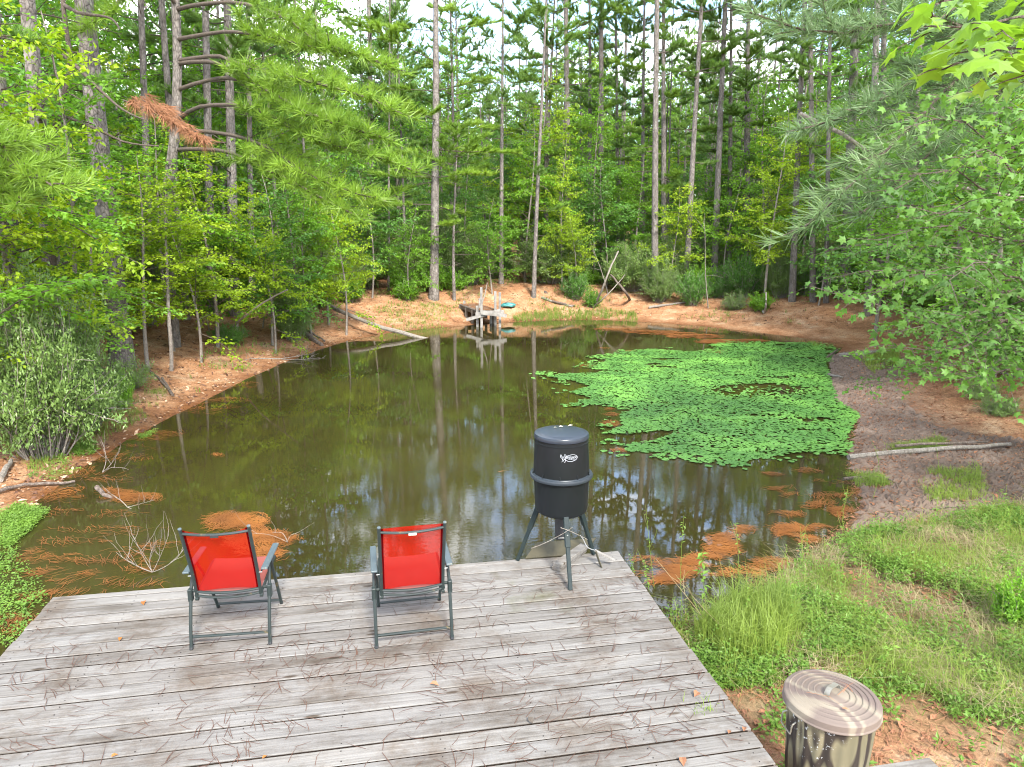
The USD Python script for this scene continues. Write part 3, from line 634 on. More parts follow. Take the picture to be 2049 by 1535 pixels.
# the pine with long drooping boughs over the water
rg = np.random.default_rng(71)
ty_ = 20.0; foot = aty(345, 640, ty_); foot[2] = gz(foot[0], ty_)
topz = 22.0; tr = np.array([foot - [0, 0, 0.3], foot + [0.03, 0, 3], aty(352, 240, ty_), aty(355, 110, ty_), aty(351, 0, ty_), aty(351, 0, ty_) + [0.15, 0, 6], aty(351, 0, ty_) + [0.2, 0.2, 11]])
bp = thing('pine_tree', 'pine with long drooping bright green boughs sweeping out over the water, left of centre', 'pine tree'); placed.append((foot[0], foot[1], 1.5))
part(bp, 'trunk', tube(smooth_path(tr, 24), np.linspace(0.17, 0.03, 24), 10), pine_bark, smooth=True)
boughs = [[(356, 240, 20), (400, 214, 19), (470, 210, 18), (560, 240, 16.5), (640, 285, 15.5), (730, 305, 14.8), (835, 345, 14)],
          [(358, 262, 20), (450, 268, 18.5), (540, 297, 17), (600, 338, 16), (690, 380, 15), (772, 402, 14.5)],
          [(356, 122, 20), (430, 112, 19), (470, 125, 18), (560, 150, 16.5), (640, 168, 15.5), (720, 190, 15), (805, 228, 14.5)],
          [(356, 128, 20), (420, 124, 19), (475, 150, 17.5), (560, 195, 16), (650, 240, 15), (770, 275, 14.4)],
          [(356, 180, 20), (430, 158, 19.2), (500, 165, 18), (560, 200, 16.5), (640, 235, 15.2), (720, 255, 14.6)],
          [(353, 20, 20), (450, 5, 18.5), (560, 30, 17), (640, 85, 16), (720, 110, 15.3), (795, 140, 15)],
          [(354, 80, 20), (430, 66, 19), (520, 70, 17.5), (600, 88, 16.4), (680, 105, 15.6)],
          [(358, 300, 20), (430, 300, 18.8), (520, 330, 17), (600, 372, 15.6), (680, 415, 14.8), (730, 440, 14.4)],
          [(353, 10, 20), (300, -40, 19), (220, 20, 17.5), (160, 60, 16.5)], [(352, -30, 20), (520, -120, 18), (700, -60, 16), (790, -20, 15)], [(352, -60, 20), (250, -140, 18), (130, -90, 16)]]
for bq in boughs:
    path = px_path(bq, 14)
    bk, a, b = pine_bough(rg, path, 0.06, 0, start=0.42, gap=0.24, sub=0.20, dense=0.55)
    o = part(bp, 'bough', join(bk), branch_bark, smooth=True)
    part(o, 'needles', tufts(rg, a, b, 26, 0.36, 0.021, spread=0.75), needle_bright)
# its dead snapped off bunch
db = thing('dead_pine_branch', 'broken branch of dead rust brown needles hung up on the bare limbs, upper left', 'branch')
path = px_path([(245, 200, 15.2), (300, 222, 15), (350, 250, 14.8), (408, 285, 14.6)], 10)
bk, a, b = pine_bough(rg, path, 0.02, 0, start=0.05, gap=0.09, sub=0.34, dense=1.2)
part(db, 'twigs', join(bk), branch_bark); part(db, 'dead_needles', tufts(rg, a, b * [1, 1, 0.2] - [0, 0, 0.9], 22, 0.34, 0.014, spread=0.5), needle_dead)

# the two long bare limbs are limbs of a leaning dark tree at the left edge
lt = thing('bare_limbed_tree', 'dark crooked tree with two long bare limbs drooping to the right, upper left corner', 'tree')
crook = px_path([(118, 690, 15.3), (100, 420, 15.3), (96, 330, 15.3), (125, 200, 15.2), (140, 110, 15.2), (128, 30, 15.2), (124, -60, 15.2), (118, -200, 15.4)], 24); crook[0, 2] = gz(crook[0, 0], crook[0, 1]) - .2
part(lt, 'trunk', tube(crook, np.linspace(0.09, 0.03, 24), 8), branch_bark, smooth=True)
for pts in ([(128, 110, 15.2), (150, 130, 15), (205, 185, 14.6), (250, 222, 14.4), (292, 240, 14.2)], [(100, 300, 15.3), (78, 236, 15.2), (110, 231, 15), (200, 262, 14.8), (260, 287, 14.6), (318, 292, 14.5)], [(128, 10, 15.2), (160, 26, 15), (220, 36, 14.8), (240, 60, 14.6)]):
    part(lt, 'limb', tube(px_path(pts, 14), np.linspace(0.045, 0.014, 14), 6), branch_bark, smooth=True)
a = px_path([(124, -60, 15.2), (160, -120, 14), (240, -150, 13)], 8); bk, P_, D_, N_ = spray(rg, a, 0.03)
part(lt, 'foliage', leaves(rg, P_, D_, N_, 0.12, kind='star'), leaf_mid)

# pine bough reaching in at the left edge
lp = thing('pine_tree', 'pine whose bright needle tufts hang in at the left frame edge above the silvery shrub', 'pine tree')
tp = np.array([[-12.2, 11.0, gz(-12.2, 11.0) - .2], [-12.2, 11, 6], [-12.1, 11, 16]])
part(lp, 'trunk', tube(smooth_path(tp, 12), np.linspace(0.2, 0.06, 12), 10), pine_bark, smooth=True)
for pts in ([tuple(tp[1] + [0, 0, 0.4]), (-30, 300, 9.8), (40, 330, 9.2), (105, 372, 8.8)], [tuple(tp[1] + [0, 0, 1.4]), (-60, 240, 9.6), (10, 295, 9)], [tuple(tp[1] + [0, 0, -0.6]), (-40, 360, 9.6), (50, 400, 9.1)]):
    path = smooth_path([pts[0]] + [aty(*p) for p in pts[1:]], 10); bk, a, b = pine_bough(rg, path, 0.05, 0, start=0.4, gap=0.16, sub=0.25, dense=1.2)
    o = part(lp, 'bough', join(bk), branch_bark); part(o, 'needles', tufts(rg, a, b, 24, 0.28, 0.013, spread=0.65, seg=2, droop=0.1), needle_bright)

# hanging bough at the right: a pine standing just outside the picture
rp = thing('pine_tree', 'pine at the right whose grey green bough hangs down across the view', 'pine tree')
tp = np.array([[9.4, 9.0, gz(9.4, 9.0) - .2], [9.4, 9.0, 7], [9.5, 9.1, 17]])
part(rp, 'trunk', tube(smooth_path(tp, 12), np.linspace(0.2, 0.06, 12), 10), pine_bark, smooth=True)
for pts in ([tuple(tp[1] + [0, 0, 0.3]), (1960, 120, 8.6), (1840, 235, 8.2), (1740, 335, 8.0), (1660, 410, 7.8), (1610, 455, 7.7)], [tuple(tp[1] + [0, 0, 0.9]), (1950, 60, 8.6), (1840, 25, 8.4), (1720, 70, 8.2), (1620, 60, 8.0), (1500, 25, 7.9)],
            [tuple(tp[1] + [0, 0, 0.6]), (1960, 90, 8.8), (1830, 160, 8.6), (1700, 230, 8.5), (1600, 260, 8.5)], [tuple(tp[1] + [0, 0, 1.5]), (1930, -20, 8.8), (1780, -30, 8.6), (1640, 5, 8.5)], [tuple(tp[1] + [0, 0, 0.2]), (1980, 200, 8.2), (1880, 290, 7.8), (1790, 370, 7.5), (1720, 430, 7.4)]):
    path = smooth_path([pts[0]] + [aty(*p) for p in pts[1:]], 14); bk, a, b = pine_bough(rg, path, 0.035, 0, start=0.3, gap=0.15, sub=0.24, dense=1.0)
    o = part(rp, 'bough', join(bk), branch_bark); part(o, 'needles', tufts(rg, a, b, 22, 0.27, 0.009, spread=0.65, seg=2, droop=0.1), needle_blue)

# big star leaved tree on the right bank; its trunk stands outside the picture
sg = thing('star_leaved_tree', 'star leaved tree whose layered branches lean in from the right over the bank', 'tree')
tp = np.array([[7.6, 7.6, gz(7.6, 7.6) - .2], [7.4, 7.6, 3], [7.3, 7.7, 8]])
part(sg, 'trunk', tube(smooth_path(tp, 12), np.linspace(0.11, 0.05, 12), 10), grey_bark, smooth=True)
sg_b = [(1.3, [(1990, 690, 7.2), (1880, 650, 6.8), (1790, 620, 6.6), (1690, 592, 6.5)]), (1.6, [(2010, 640, 7.3), (1930, 700, 6.9), (1850, 700, 6.7), (1770, 690, 6.6)]), (2.2, [(2000, 560, 7.4), (1900, 540, 7.0), (1800, 560, 6.8), (1745, 590, 6.7)]),
        (2.6, [(2000, 480, 7.4), (1900, 450, 7.0), (1820, 460, 6.9), (1760, 480, 6.8)]), (3.2, [(2000, 400, 7.4), (1920, 340, 7.1), (1840, 350, 6.9), (1770, 390, 6.8)]), (3.6, [(2010, 300, 7.4), (1920, 240, 7.2), (1850, 240, 7.0), (1800, 260, 6.9)]),
        (2.9, [(2030, 440, 7.0), (1960, 400, 6.4), (1890, 430, 6.0)]), (2.4, [(2040, 560, 7.0), (1970, 520, 6.4), (1900, 560, 6.0)]), (1.9, [(2040, 640, 7.0), (1980, 610, 6.4), (1920, 640, 6.1)]), (4.2, [(2020, 220, 7.4), (1960, 180, 7.0), (1900, 200, 6.8)]), (3.3, [(2040, 360, 7.0), (1990, 300, 6.6), (1930, 310, 6.2)]),
        (1.0, [(2010, 740, 7.2), (1930, 760, 6.9), (1860, 750, 6.8)])]
for k, (zz, pts) in enumerate(sg_b):
    path = smooth_path([(7.4, 7.6, zz + 1.0)] + [aty(*p) for p in pts], 10); bk, P_, D_, N_ = spray(rg, path, 0.02, gapl=0.052, twig_gap=0.10, sub=0.40, start=0.2, maxl=0.8, wob=0.6)
    o = part(sg, 'branch', join(bk), branch_bark); part(o, 'foliage', leaves(rg, P_, D_, N_, 0.084, kind='star', jitter=0.75), leaf_gloss)

# glossy oval leaved tree behind it
gl = thing('oval_leaved_tree', 'tree with small glossy oval leaves behind the star leaved branches on the right bank', 'tree')
tp = np.array([[9.0, 11.0, gz(9, 11) - .2], [8.9, 11.0, 2.5], [8.7, 11, 6.5]])
part(gl, 'trunk', tube(smooth_path(tp, 12), np.linspace(0.10, 0.03, 12), 8), grey_bark, smooth=True)
gl_b = [(1.5, [(1950, 560, 10.4), (1800, 540, 10), (1700, 545, 9.8), (1650, 560, 9.7)]), (1.8, [(1950, 500, 10.4), (1800, 490, 10), (1700, 490, 9.8), (1660, 500, 9.7)]), (2.4, [(1950, 430, 10.4), (1830, 410, 10), (1740, 420, 9.8)]), (2.9, [(1950, 340, 10.6), (1850, 310, 10.2), (1760, 320, 10)]),
        (1.1, [(1980, 640, 10.4), (1860, 650, 10), (1780, 670, 9.8)]), (0.6, [(1990, 720, 10.2), (1880, 735, 9.6), (1780, 760, 9.3), (1740, 775, 9.2)]), (0.9, [(2000, 680, 10.0), (1900, 700, 9.5), (1810, 720, 9.2)]), (3.5, [(1960, 260, 10.6), (1880, 230, 10.3), (1800, 240, 10)]), (4.2, [(1990, 200, 10.6), (1900, 150, 10.4), (1830, 160, 10)]), (5.0, [(2010, 120, 10.6), (1950, 80, 10.4), (1880, 90, 10)])]
for zz, pts in gl_b:
    path = smooth_path([(8.9, 11.0, zz + 0.6)] + [aty(*p) for p in pts], 10); bk, P_, D_, N_ = spray(rg, path, 0.022, gapl=0.045, twig_gap=0.10, sub=0.40, start=0.15, maxl=0.9)
    o = part(gl, 'branch', join(bk), branch_bark); part(o, 'foliage', leaves(rg, P_, D_, N_, 0.075, kind='oval6', wide=0.6, jitter=0.5), leaf_gloss)

# large leaves close to the camera in the upper right corner
nb = thing('near_leafy_tree', 'close branch of large yellow green star leaves in the upper right corner', 'tree')
tp = np.array([[4.6, 4.0, gz(4.6, 4.0) - .2], [4.5, 4.0, 3], [4.4, 4.0, 7]])
part(nb, 'trunk', tube(smooth_path(tp, 12), np.linspace(0.10, 0.05, 12), 10), grey_bark, smooth=True)
for pts in ([(2080, 30, 3.4), (1990, 40, 3.15), (1920, 62, 3.0), (1850, 52, 2.9)], [(2090, 90, 3.4), (2000, 98, 3.2), (1930, 112, 3.05), (1885, 140, 3.0)], [(2080, -40, 3.4), (1980, -20, 3.1), (1880, 5, 2.9)], [(2100, 150, 3.5), (2040, 140, 3.3), (1990, 130, 3.2)]):
    path = smooth_path([(4.4, 4.0, 5.2)] + [aty(*p) for p in pts], 10); bk, P_, D_, N_ = spray(rg, path, 0.012, gapl=0.075, twig_gap=0.11, sub=0.2, start=0.45, maxl=0.30)
    o = part(nb, 'branch', join(bk), branch_bark); part(o, 'foliage', leaves(rg, P_, D_, N_, 0.125, kind='star', jitter=0.45), leaf_near)

# understory trees with a place of their own
def small_tree(u, v, kind, H, s, label, Y=None):
    path, H0 = TREES[kind + '_kind']
    if Y is None: x, y, z = ground_at(u, v)
    else: p = aty(u, v, Y); x, y = p[0], Y; z = gz(x, y)
    placed.append((x, y, 1.0))
    thing('understory_tree', label, 'tree', matrix((x, y, z - .05), rw.uniform(0, 6.28), (s, s, H / H0)), None, path)
for a in [
    (30, 740, 'yellow_green_slim_tree', 6.5, 0.8, 'yellow green leafy tree rising behind the silvery shrub at the left frame edge', 11.8),
    (150, 690, 'mid_green_slim_tree', 7.5, 0.9, 'fresh green tree between the two thick trunks of the left bank', 14.5),
    (285, 640, 'yellow_green_slim_tree', 5.2, 0.8, 'bright layered yellow green tree just right of the thick left bank pine', 17.5),
    (395, 645, 'yellow_green_small_tree', 4.8, 0.95, 'yellow green small tree below the long drooping boughs', 19.0),
    (470, 640, 'mid_green_small_tree', 5.0, 1.0, 'fresh green small tree on the left bank above the dark logs', 22.0),
    (590, 600, 'mid_green_slim_tree', 6.0, 0.8, 'fresh green tree rising behind the rounded silvery shrub of the left bank', 24.0),
    (340, 640, 'mid_green_slim_tree', 6.5, 0.9, 'fresh green tree behind the slim pale sapling of the left bank', 19.5),
    (430, 630, 'yellow_green_slim_tree', 6.6, 0.9, 'tall yellow green tree under the tips of the drooping boughs', 21.0),
    (540, 620, 'deep_green_small_tree', 5.4, 1.0, 'dark green small tree behind the leaning grey sapling', 22.5),
    (545, 620, 'yellow_green_small_tree', 4.6, 0.8, 'yellow green small tree above the rounded silvery shrub', 21.5),
    (620, 600, 'mid_green_small_tree', 6.0, 0.9, 'green small tree left of the brightest yellow green one', 24.5),
    (-60, 700, 'mid_green_slim_tree', 7.5, 1.0, 'green tree leaning in at the left frame edge', 10.5),
    (230, 640, 'mid_green_tall_tree', 17.0, 0.95, 'tall fresh leafy tree rising between the two thick upper left trunks', 24.0),
    (330, 630, 'deep_green_tall_tree', 18.0, 1.0, 'tall dark leafy tree high behind the dead brown branch', 28.0),
    (470, 600, 'deep_green_tall_tree', 19.0, 1.0, 'tall dark leafy tree high behind the start of the drooping boughs', 33.0),
    (610, 600, 'mid_green_tall_tree', 17.0, 1.0, 'very tall fresh leafy tree high behind the drooping boughs', 36.0),
    (730, 590, 'deep_green_tall_tree', 15.0, 1.0, 'dark leafy tree high behind the slim pine left of centre', 41.0),
    (910, 580, 'mid_green_tall_tree', 13.5, 0.9, 'tall fresh leafy tree just right of the dark pine left of the jetty', 43.0),
    (1570, 590, 'mid_green_tall_tree', 18.0, 0.9, 'tall fresh leafy tree behind the dark curved pine on the right', 38.0),
    (1680, 590, 'deep_green_tall_tree', 17.0, 0.9, 'tall dark leafy tree behind the thick light barked pine on the right bank', 33.0),
    (1800, 600, 'mid_green_tall_tree', 16.0, 1.0, 'tall fresh leafy tree behind the hanging bough on the right', 27.0),
    (1930, 620, 'deep_green_tall_tree', 15.0, 1.0, 'tall dark leafy tree behind the near star leaves, upper right', 21.0),
    (60, 640, 'deep_green_tall_tree', 15.0, 0.9, 'tall dark leafy tree at the far upper left edge', 19.0),
    (560, 600, 'deep_green_tall_tree', 15.0, 0.9, 'tall dark leafy tree closing the gap behind the middle of the drooping boughs', 29.0),
    (670, 590, 'mid_green_tall_tree', 16.0, 0.9, 'tall fresh leafy tree behind the tips of the drooping boughs', 33.0),
    (800, 590, 'deep_green_tall_tree', 14.0, 0.8, 'tall dark leafy tree behind the dark pine left of the jetty', 37.0),
    (410, 620, 'mid_green_tall_tree', 15.0, 0.9, 'tall fresh leafy tree behind the trunk with the drooping boughs', 27.0),
    (120, 650, 'mid_green_tall_tree', 14.0, 0.8, 'tall fresh leafy tree behind the upper left trunks', 21.0),
    (20, 600, 'yellow_green_slim_tree', 9.5, 1.0, 'tall yellow green tree filling the upper left corner', 12.5),
    (690, 610, 'yellow_green_small_tree', 5.6, 0.9, 'brightest yellow green tree, above the foot of the pale fallen log', 25.5),
    (655, 600, 'yellow_green_slim_tree', 5.0, 0.7, 'yellow tinged tree left of the brightest yellow green one', 26.5),
    (745, 595, 'deep_green_small_tree', 5.8, 1.0, 'blue green layered tree left of the dark pine by the jetty', 31.0),
    (820, 590, 'mid_green_small_tree', 4.2, 0.8, 'small green tree at the foot of the dark pine left of the jetty', 31.5),
    (985, 575, 'mid_green_small_tree', 4.4, 0.9, 'bright green small tree directly above the old jetty', 33.0),
    (930, 570, 'deep_green_slim_tree', 7.5, 0.9, 'dark green tree between the dark pine and the old jetty', 36.0),
    (1125, 560, 'yellow_green_slim_tree', 7.0, 0.6, 'narrow yellow green tree at the middle of the far bank', 34.0),
    (1150, 560, 'yellow_green_small_tree', 4.0, 0.7, 'low yellow green tree beside the dark forked pine', 33.5),
    (1270, 560, 'mid_green_slim_tree', 7.0, 0.9, 'green tree right of the pale leaning pole', 36.0),
    (1340, 570, 'yellow_green_small_tree', 5.0, 0.9, 'light green tree behind the shrubs right of centre', 34.0),
    (1450, 560, 'mid_green_small_tree', 5.5, 1.0, 'green tree left of the layered yellow green tree on the right', 34.0),
    (1530, 600, 'yellow_green_slim_tree', 8.2, 0.85, 'tall layered yellow green tree on the right of the far bank', 30.5),
    (1640, 590, 'deep_green_small_tree', 5.5, 1.0, 'dark green tree behind the right end of the pond', 29.0),
    (1760, 600, 'mid_green_slim_tree', 7.0, 1.0, 'green tree behind the hanging bough on the right bank', 24.0),
    (1880, 640, 'deep_green_slim_tree', 7.5, 1.1, 'dark green tree behind the star leaved branches', 18.0),
    (2000, 660, 'mid_green_slim_tree', 7.5, 1.1, 'green tree at the right frame edge behind the star leaved branches', 15.0)]:
    small_tree(*a)
def put_shrub(kind, u, v, s, sz, label, Y=None, name='shrub'):
    if Y is None: x, y, z = ground_at(u, v)
    else: p = aty(u, v, Y); x, y = p[0], Y; z = gz(x, y)
    placed.append((x, y, 0.6)); thing(name, label, 'shrub', matrix((x, y, z - .03), rw.uniform(0, 6.28), (s, s, sz)), None, SHRUBS[kind + '_kind'])
for a in [
    ('silver_shrub', 70, 780, 0.85, 1.28, 'big silvery green shrub at the left frame edge', 11.2), ('silver_shrub', 160, 760, 0.50, 0.75, 'smaller silvery shrub right beside the big silvery one at the left edge', 12.6),
    ('silver_shrub', 588, 680, 0.55, 0.86, 'rounded silvery shrub beside the dark logs on the left bank', None), ('round_shrub', 460, 690, 0.6, 0.5, 'dark green shrub spreading low on the left bank', None),
    ('low_shrub', 260, 775, 0.7, 0.8, 'low pale green bush at the foot of the thick left bank pine', None), ('leafy_shrub', 245, 820, 0.30, 0.75, 'slim leafy plant standing on the left bank straw', None), ('leafy_shrub', 120, 860, 0.35, 0.5, 'small leafy plant on the left bank below the silvery shrub', None),
    ('leafy_shrub', 640, 615, 0.8, 1.0, 'leafy green bush at the top end of the pale fallen log', None), ('leafy_shrub', 700, 605, 0.9, 1.1, 'leafy green bush right of the top end of the pale log', None), ('leafy_shrub', 815, 600, 0.8, 0.8, 'leafy green bush left of the dark pine by the jetty', None),
    ('round_shrub', 1152, 598, 0.75, 0.95, 'blue green bush alone on the rust brown middle of the far bank', None), ('leafy_shrub', 1185, 615, 0.5, 0.7, 'small green bush at the foot of the pale leaning pole', None), ('silver_shrub', 1320, 604, 0.62, 0.8, 'silvery green shrub at the edge of the far bank, right of centre', None),
    ('round_shrub', 1385, 610, 0.8, 1.15, 'dark rounded shrub reaching down to the far bank straw', None), ('leafy_shrub', 1400, 590, 1.0, 1.3, 'leafy shrub behind the dark rounded shrub', None), ('low_shrub', 1470, 620, 0.8, 1.0, 'low grey green shrub on the far bank right of the dark rounded one', None),
    ('leafy_shrub', 1520, 622, 0.7, 0.7, 'low leafy shrub below the layered yellow green tree', None), ('silver_shrub', 1560, 596, 0.6, 0.9, 'silvery shrub behind the layered yellow green tree', None), ('round_shrub', 1610, 590, 0.9, 1.3, 'dark shrub behind the right end of the pond', None),
    ('low_shrub', 1965, 800, 0.45, 0.6, 'dark low shrub on the right bank under the star leaved branches', None), ('low_shrub', 2000, 830, 0.5, 0.5, 'second dark low shrub near the right frame edge', None), ('leafy_shrub', 2035, 1260, 0.32, 0.45, 'dark leafy bush at the right frame edge beyond the weeds', None)]:
    put_shrub(*a)
# background pines and broadleaf trees: scattered over the banks, seen between the trunks above
def in_view(x, y, m=1.12): return y > 2 and abs(x) < (PW / 2 / PF) * m * (y * math.cos(PITCH) + 1.5) + 1.5
def scatter(n, dmin, dmax, gap, seed, ymax=80, dens=None, ymin=3):
    r_ = np.random.default_rng(seed); out = []
    while n > 0 and r_ is not None:
        xs, ys = r_.uniform(-60, 62, 4000), r_.uniform(ymin, ymax, 4000); ds = sdist(xs, ys)
        for x, y, d in zip(xs, ys, ds):
            if not (dmin < d < dmax) or not in_view(x, y): continue
            if dens and r_.random() > dens(x, y, d): continue
            if any((x - a) ** 2 + (y - b) ** 2 < max(gap, g) ** 2 for a, b, g in placed): continue
            if abs(math.degrees(math.atan2(x, y)) + 1) < 2.0 and d < 8: continue
            placed.append((x, y, gap)); out.append((x, y, d)); n -= 1
            if n == 0: break
        else:
            gap *= 0.93
    return out
def where(x, y):
    u = PW / 2 + PF * x / (y * math.cos(PITCH) + 1)
    return 'behind the left bank' if u < 560 else ('behind the drooping boughs' if u < 840 else ('behind the old jetty' if u < 1080 else ('behind the middle of the far bank' if u < 1400 else ('behind the end of the pad field' if u < 1690 else 'behind the right bank'))))
def plook(k): return {T: 'tall branchy pine', HC: 'tall high crowned pine', LB: 'low branched pine', BP: 'bare poled pine', TH: 'thin pine', TU: 'tufted pine'}[k]
def wcol(k): return {'yellow_green': 'yellow green', 'mid_green': 'fresh green', 'deep_green': 'dark green'}[k]
for k, (x, y, d) in enumerate(scatter(150, 7.0, 48, 1.7, 31, 78)):
    kind = rw.choice([T, T, HC, LB, LB, BP, TH, TH, TU, TU])
    plant_pine(kind, (x, y, gz(x, y) - .05), (rw.gauss(0, .015), rw.gauss(0, .015)), PINES[kind][1] * rw.uniform(0.5, 0.8), f'{plook(kind)} deep in the woods {where(x, y)}', f'{plook(kind)}s deep in the woods {where(x, y)}', rz=rw.uniform(0, 6.28), hz=rw.uniform(0.66, 0.9))
for k, (x, y, d) in enumerate(scatter(45, 5.0, 24, 1.2, 35, 62, ymin=14)):
    kind = rw.choice([TH, BP, TH])
    plant_pine(kind, (x, y, gz(x, y) - .05), (rw.gauss(0, .02), rw.gauss(0, .02)), rw.uniform(0.055, 0.10), f'slender pine pole {where(x, y)}', f'slender pine poles {where(x, y)}', rz=rw.uniform(0, 6.28), hz=rw.uniform(0.7, 0.95))
for k, (x, y, d) in enumerate(scatter(150, 4.0, 24, 1.15, 32, 62)):
    kind = rw.choice(['yellow_green', 'yellow_green', 'mid_green', 'mid_green', 'deep_green'])
    big = rw.random()
    kn = kind + ('_small_tree_kind' if big < 0.5 else '_slim_tree_kind'); s = rw.uniform(0.75, 1.2)
    col = {'yellow_green': 'yellow green', 'mid_green': 'fresh green', 'deep_green': 'dark green'}[kind]
    thing('understory_tree', f'{col} broadleaf understory tree {where(x, y)}', 'tree', matrix((x, y, gz(x, y) - .05), rw.uniform(0, 6.28), (s, s, s)), f'{col} understory trees {where(x, y)}', TREES[kn][0])
for k, (x, y, d) in enumerate(scatter(190, 9, 70, 1.7, 33, 100)):
    kind = rw.choice(['mid_green', 'mid_green', 'deep_green', 'deep_green', 'yellow_green']); s = rw.uniform(0.75, 1.25)
    thing('woodland_tree', f'{wcol(kind)} leafy tree filling the woods {where(x, y)}', 'tree', matrix((x, y, gz(x, y) - .05), rw.uniform(0, 6.28), (s, s, s * rw.uniform(.9, 1.15))), f'{wcol(kind)} leafy trees filling the woods {where(x, y)}', TREES[kind + '_tall_tree_kind'][0])
for (x, y, d) in scatter(75, 4.2, 26, 1.1, 41, 58, ymin=10) + scatter(80, 4.0, 8.5, 0.7, 44, 48, ymin=14):
    k = rw.choice(['silver_shrub', 'round_shrub', 'round_shrub', 'leafy_shrub', 'leafy_shrub']); s = rw.uniform(0.7, 1.4)
    thing('shrub', {'silver_shrub': 'silvery green shrub in the shade between the trunks, one of many', 'round_shrub': 'dark green shrub in the shade between the trunks, one of many', 'leafy_shrub': 'broad leaved shrub in the shade between the trunks, one of many'}[k], 'shrub',
          matrix((x, y, gz(x, y) - .03), rw.uniform(0, 6.28), (s, s, s * rw.uniform(.8, 1.3))), {'silver_shrub': 'silvery shrubs between the trunks', 'round_shrub': 'dark shrubs between the trunks', 'leafy_shrub': 'broad leaved shrubs between the trunks'}[k], SHRUBS[k + '_kind'])
for k, (x, y, d) in enumerate(scatter(46, 2.6, 14, 0.9, 43, 50, ymin=14)):
    h = rw.uniform(1.8, 4.5); pth = limb(rg, (x, y, gz(x, y) - .1), (rw.gauss(0, .12), rw.gauss(0, .12), 1), h, 0.0, 0.05, 7); ms = [tube(pth, np.linspace(rw.uniform(.018, .03), 0.006, 7), 5)]
    for q in range(3): pp, dd = along(pth, np.array([rw.uniform(.35, .9)])); ms.append(tube(limb(rg, pp[0], dd[0] + rg.normal(size=3) * .7, rw.uniform(.3, .9), 0, .12, 4), np.linspace(.008, .003, 4), 4))
    s_ = thing('bare_sapling', 'thin bare grey sapling stem between the trunks, one of many alike', 'sapling', group='bare sapling stems along the banks')
    part(s_, 'stem', ms[0], grey_bark); [part(s_, 'twig', m_, grey_bark) for m_ in ms[1:]]
# far woods, a mass nobody could count
t_, b_, f_ = broadleaf(seed=91, H=14, base=0.6, R=4.2, nb=46, r=0.12, ll=0.34, gapl=0.13, twig_gap=0.36)
rf_ = np.random.default_rng(92); pts = []
while len(pts) < 420:
    x, y = rf_.uniform(-110, 110), rf_.uniform(20, 150)
    if sdist([x], [y])[0] > 48 and in_view(x, y, 1.25): pts.append((x, y, gz(x, y) - .3))
pi = UsdGeom.PointInstancer.Define(stage, '/World/far_woods')
proto = UsdGeom.Xform.Define(stage, '/World/far_woods/tree'); usdkit.mesh(stage, '/World/far_woods/tree/foliage', f_, leaf_mid)
pi.CreatePrototypesRel().AddTarget('/World/far_woods/tree'); pi.CreateProtoIndicesAttr(Vt.IntArray([0] * len(pts)))
pi.CreatePositionsAttr(Vt.Vec3fArray([Gf.Vec3f(*map(float, p)) for p in pts])); sc_ = rf_.uniform(0.8, 1.35, len(pts)); pi.CreateScalesAttr(Vt.Vec3fArray([Gf.Vec3f(float(s), float(s), float(s)) for s in sc_]))
pi.CreateOrientationsAttr(Vt.QuathArray([Gf.Quath(Gf.Rotation(Gf.Vec3d(0, 0, 1), float(a)).GetQuat()) for a in rf_.uniform(0, 360, len(pts))]))
tag(pi.GetPrim(), 'distant green woods closing the view behind all the trunks', 'woods', None, 'stuff')

# ------------------------------------------------------------------ on the pond: pads, straw rafts, dead branches
pad_look = mat('lily_pad_look', {'g': ('geometry', {}), 'oi': ('object_info', {}), 'r': ramp((0.0, (0.05, 0.14, 0.02)), (0.25, (0.12, 0.28, 0.04)), (0.6, (0.19, 0.39, 0.055)), (0.85, (0.30, 0.44, 0.07)), (1.0, (0.45, 0.38, 0.09))),
    'n': ('noise_texture', {'scale': 0.9, 'detail': 3.0}), 'a': ('math', {'math_type': 'multiply_add', 'value2': 0.95}), 'b': ('math', {'math_type': 'multiply_add', 'value2': 0.8, 'value3': -0.35}), 'o': ('math', {'math_type': 'multiply_add', 'value2': 0.0}),
    'p': ('principled_bsdf', {'roughness': 0.5, 'specular_ior_level': 0.4})},
    [('g.position', 'n.vector'), ('n.fac', 'b.value1'), ('g.random_per_island', 'a.value1'), ('b.value', 'a.value3'), ('a.value', 'r.fac'), ('r.color', 'p.base_color')], 'p.BSDF')
pad_px = [(1088, 752), (1124, 749), (1281, 745), (1182, 739), (1217, 721), (1206, 716), (1258, 711), (1264, 702), (1299, 699), (1381, 704), (1440, 702), (1473, 701), (1418, 692), (1439, 687), (1507, 689), (1592, 686), (1630, 687), (1654, 702), (1647, 716), (1661, 757), (1674, 791), (1705, 820),
          (1725, 832), (1712, 842), (1702, 859), (1692, 886), (1668, 904), (1592, 907), (1524, 914), (1473, 922), (1422, 914), (1370, 907), (1319, 906), (1254, 904), (1258, 890), (1302, 883), (1381, 863), (1319, 863), (1264, 869), (1203, 869), (1244, 856), (1244, 828), (1282, 815), (1203, 810), (1159, 807), (1189, 798), (1141, 786), (1182, 774), (1148, 763)]
pad_poly = Polygon([tuple(at(*p)[:2]) for p in pad_px]).buffer(0)
bare = [(1512, 782, 1.5, 0.9), (1540, 772, 0.7, 0.3), (1560, 756, 0.9, 0.16), (1475, 752, 1.3, 0.06), (1620, 840, 0.6, 0.16), (1535, 833, 0.4, 0.12), (1625, 862, 0.5, 0.1), (1600, 777, 0.7, 0.12)]
bare = [(at(u, v)[0], at(u, v)[1], a, b) for u, v, a, b in bare]
rp_ = np.random.default_rng(61)
x0, y0, x1, y1 = pad_poly.buffer(0.6).bounds
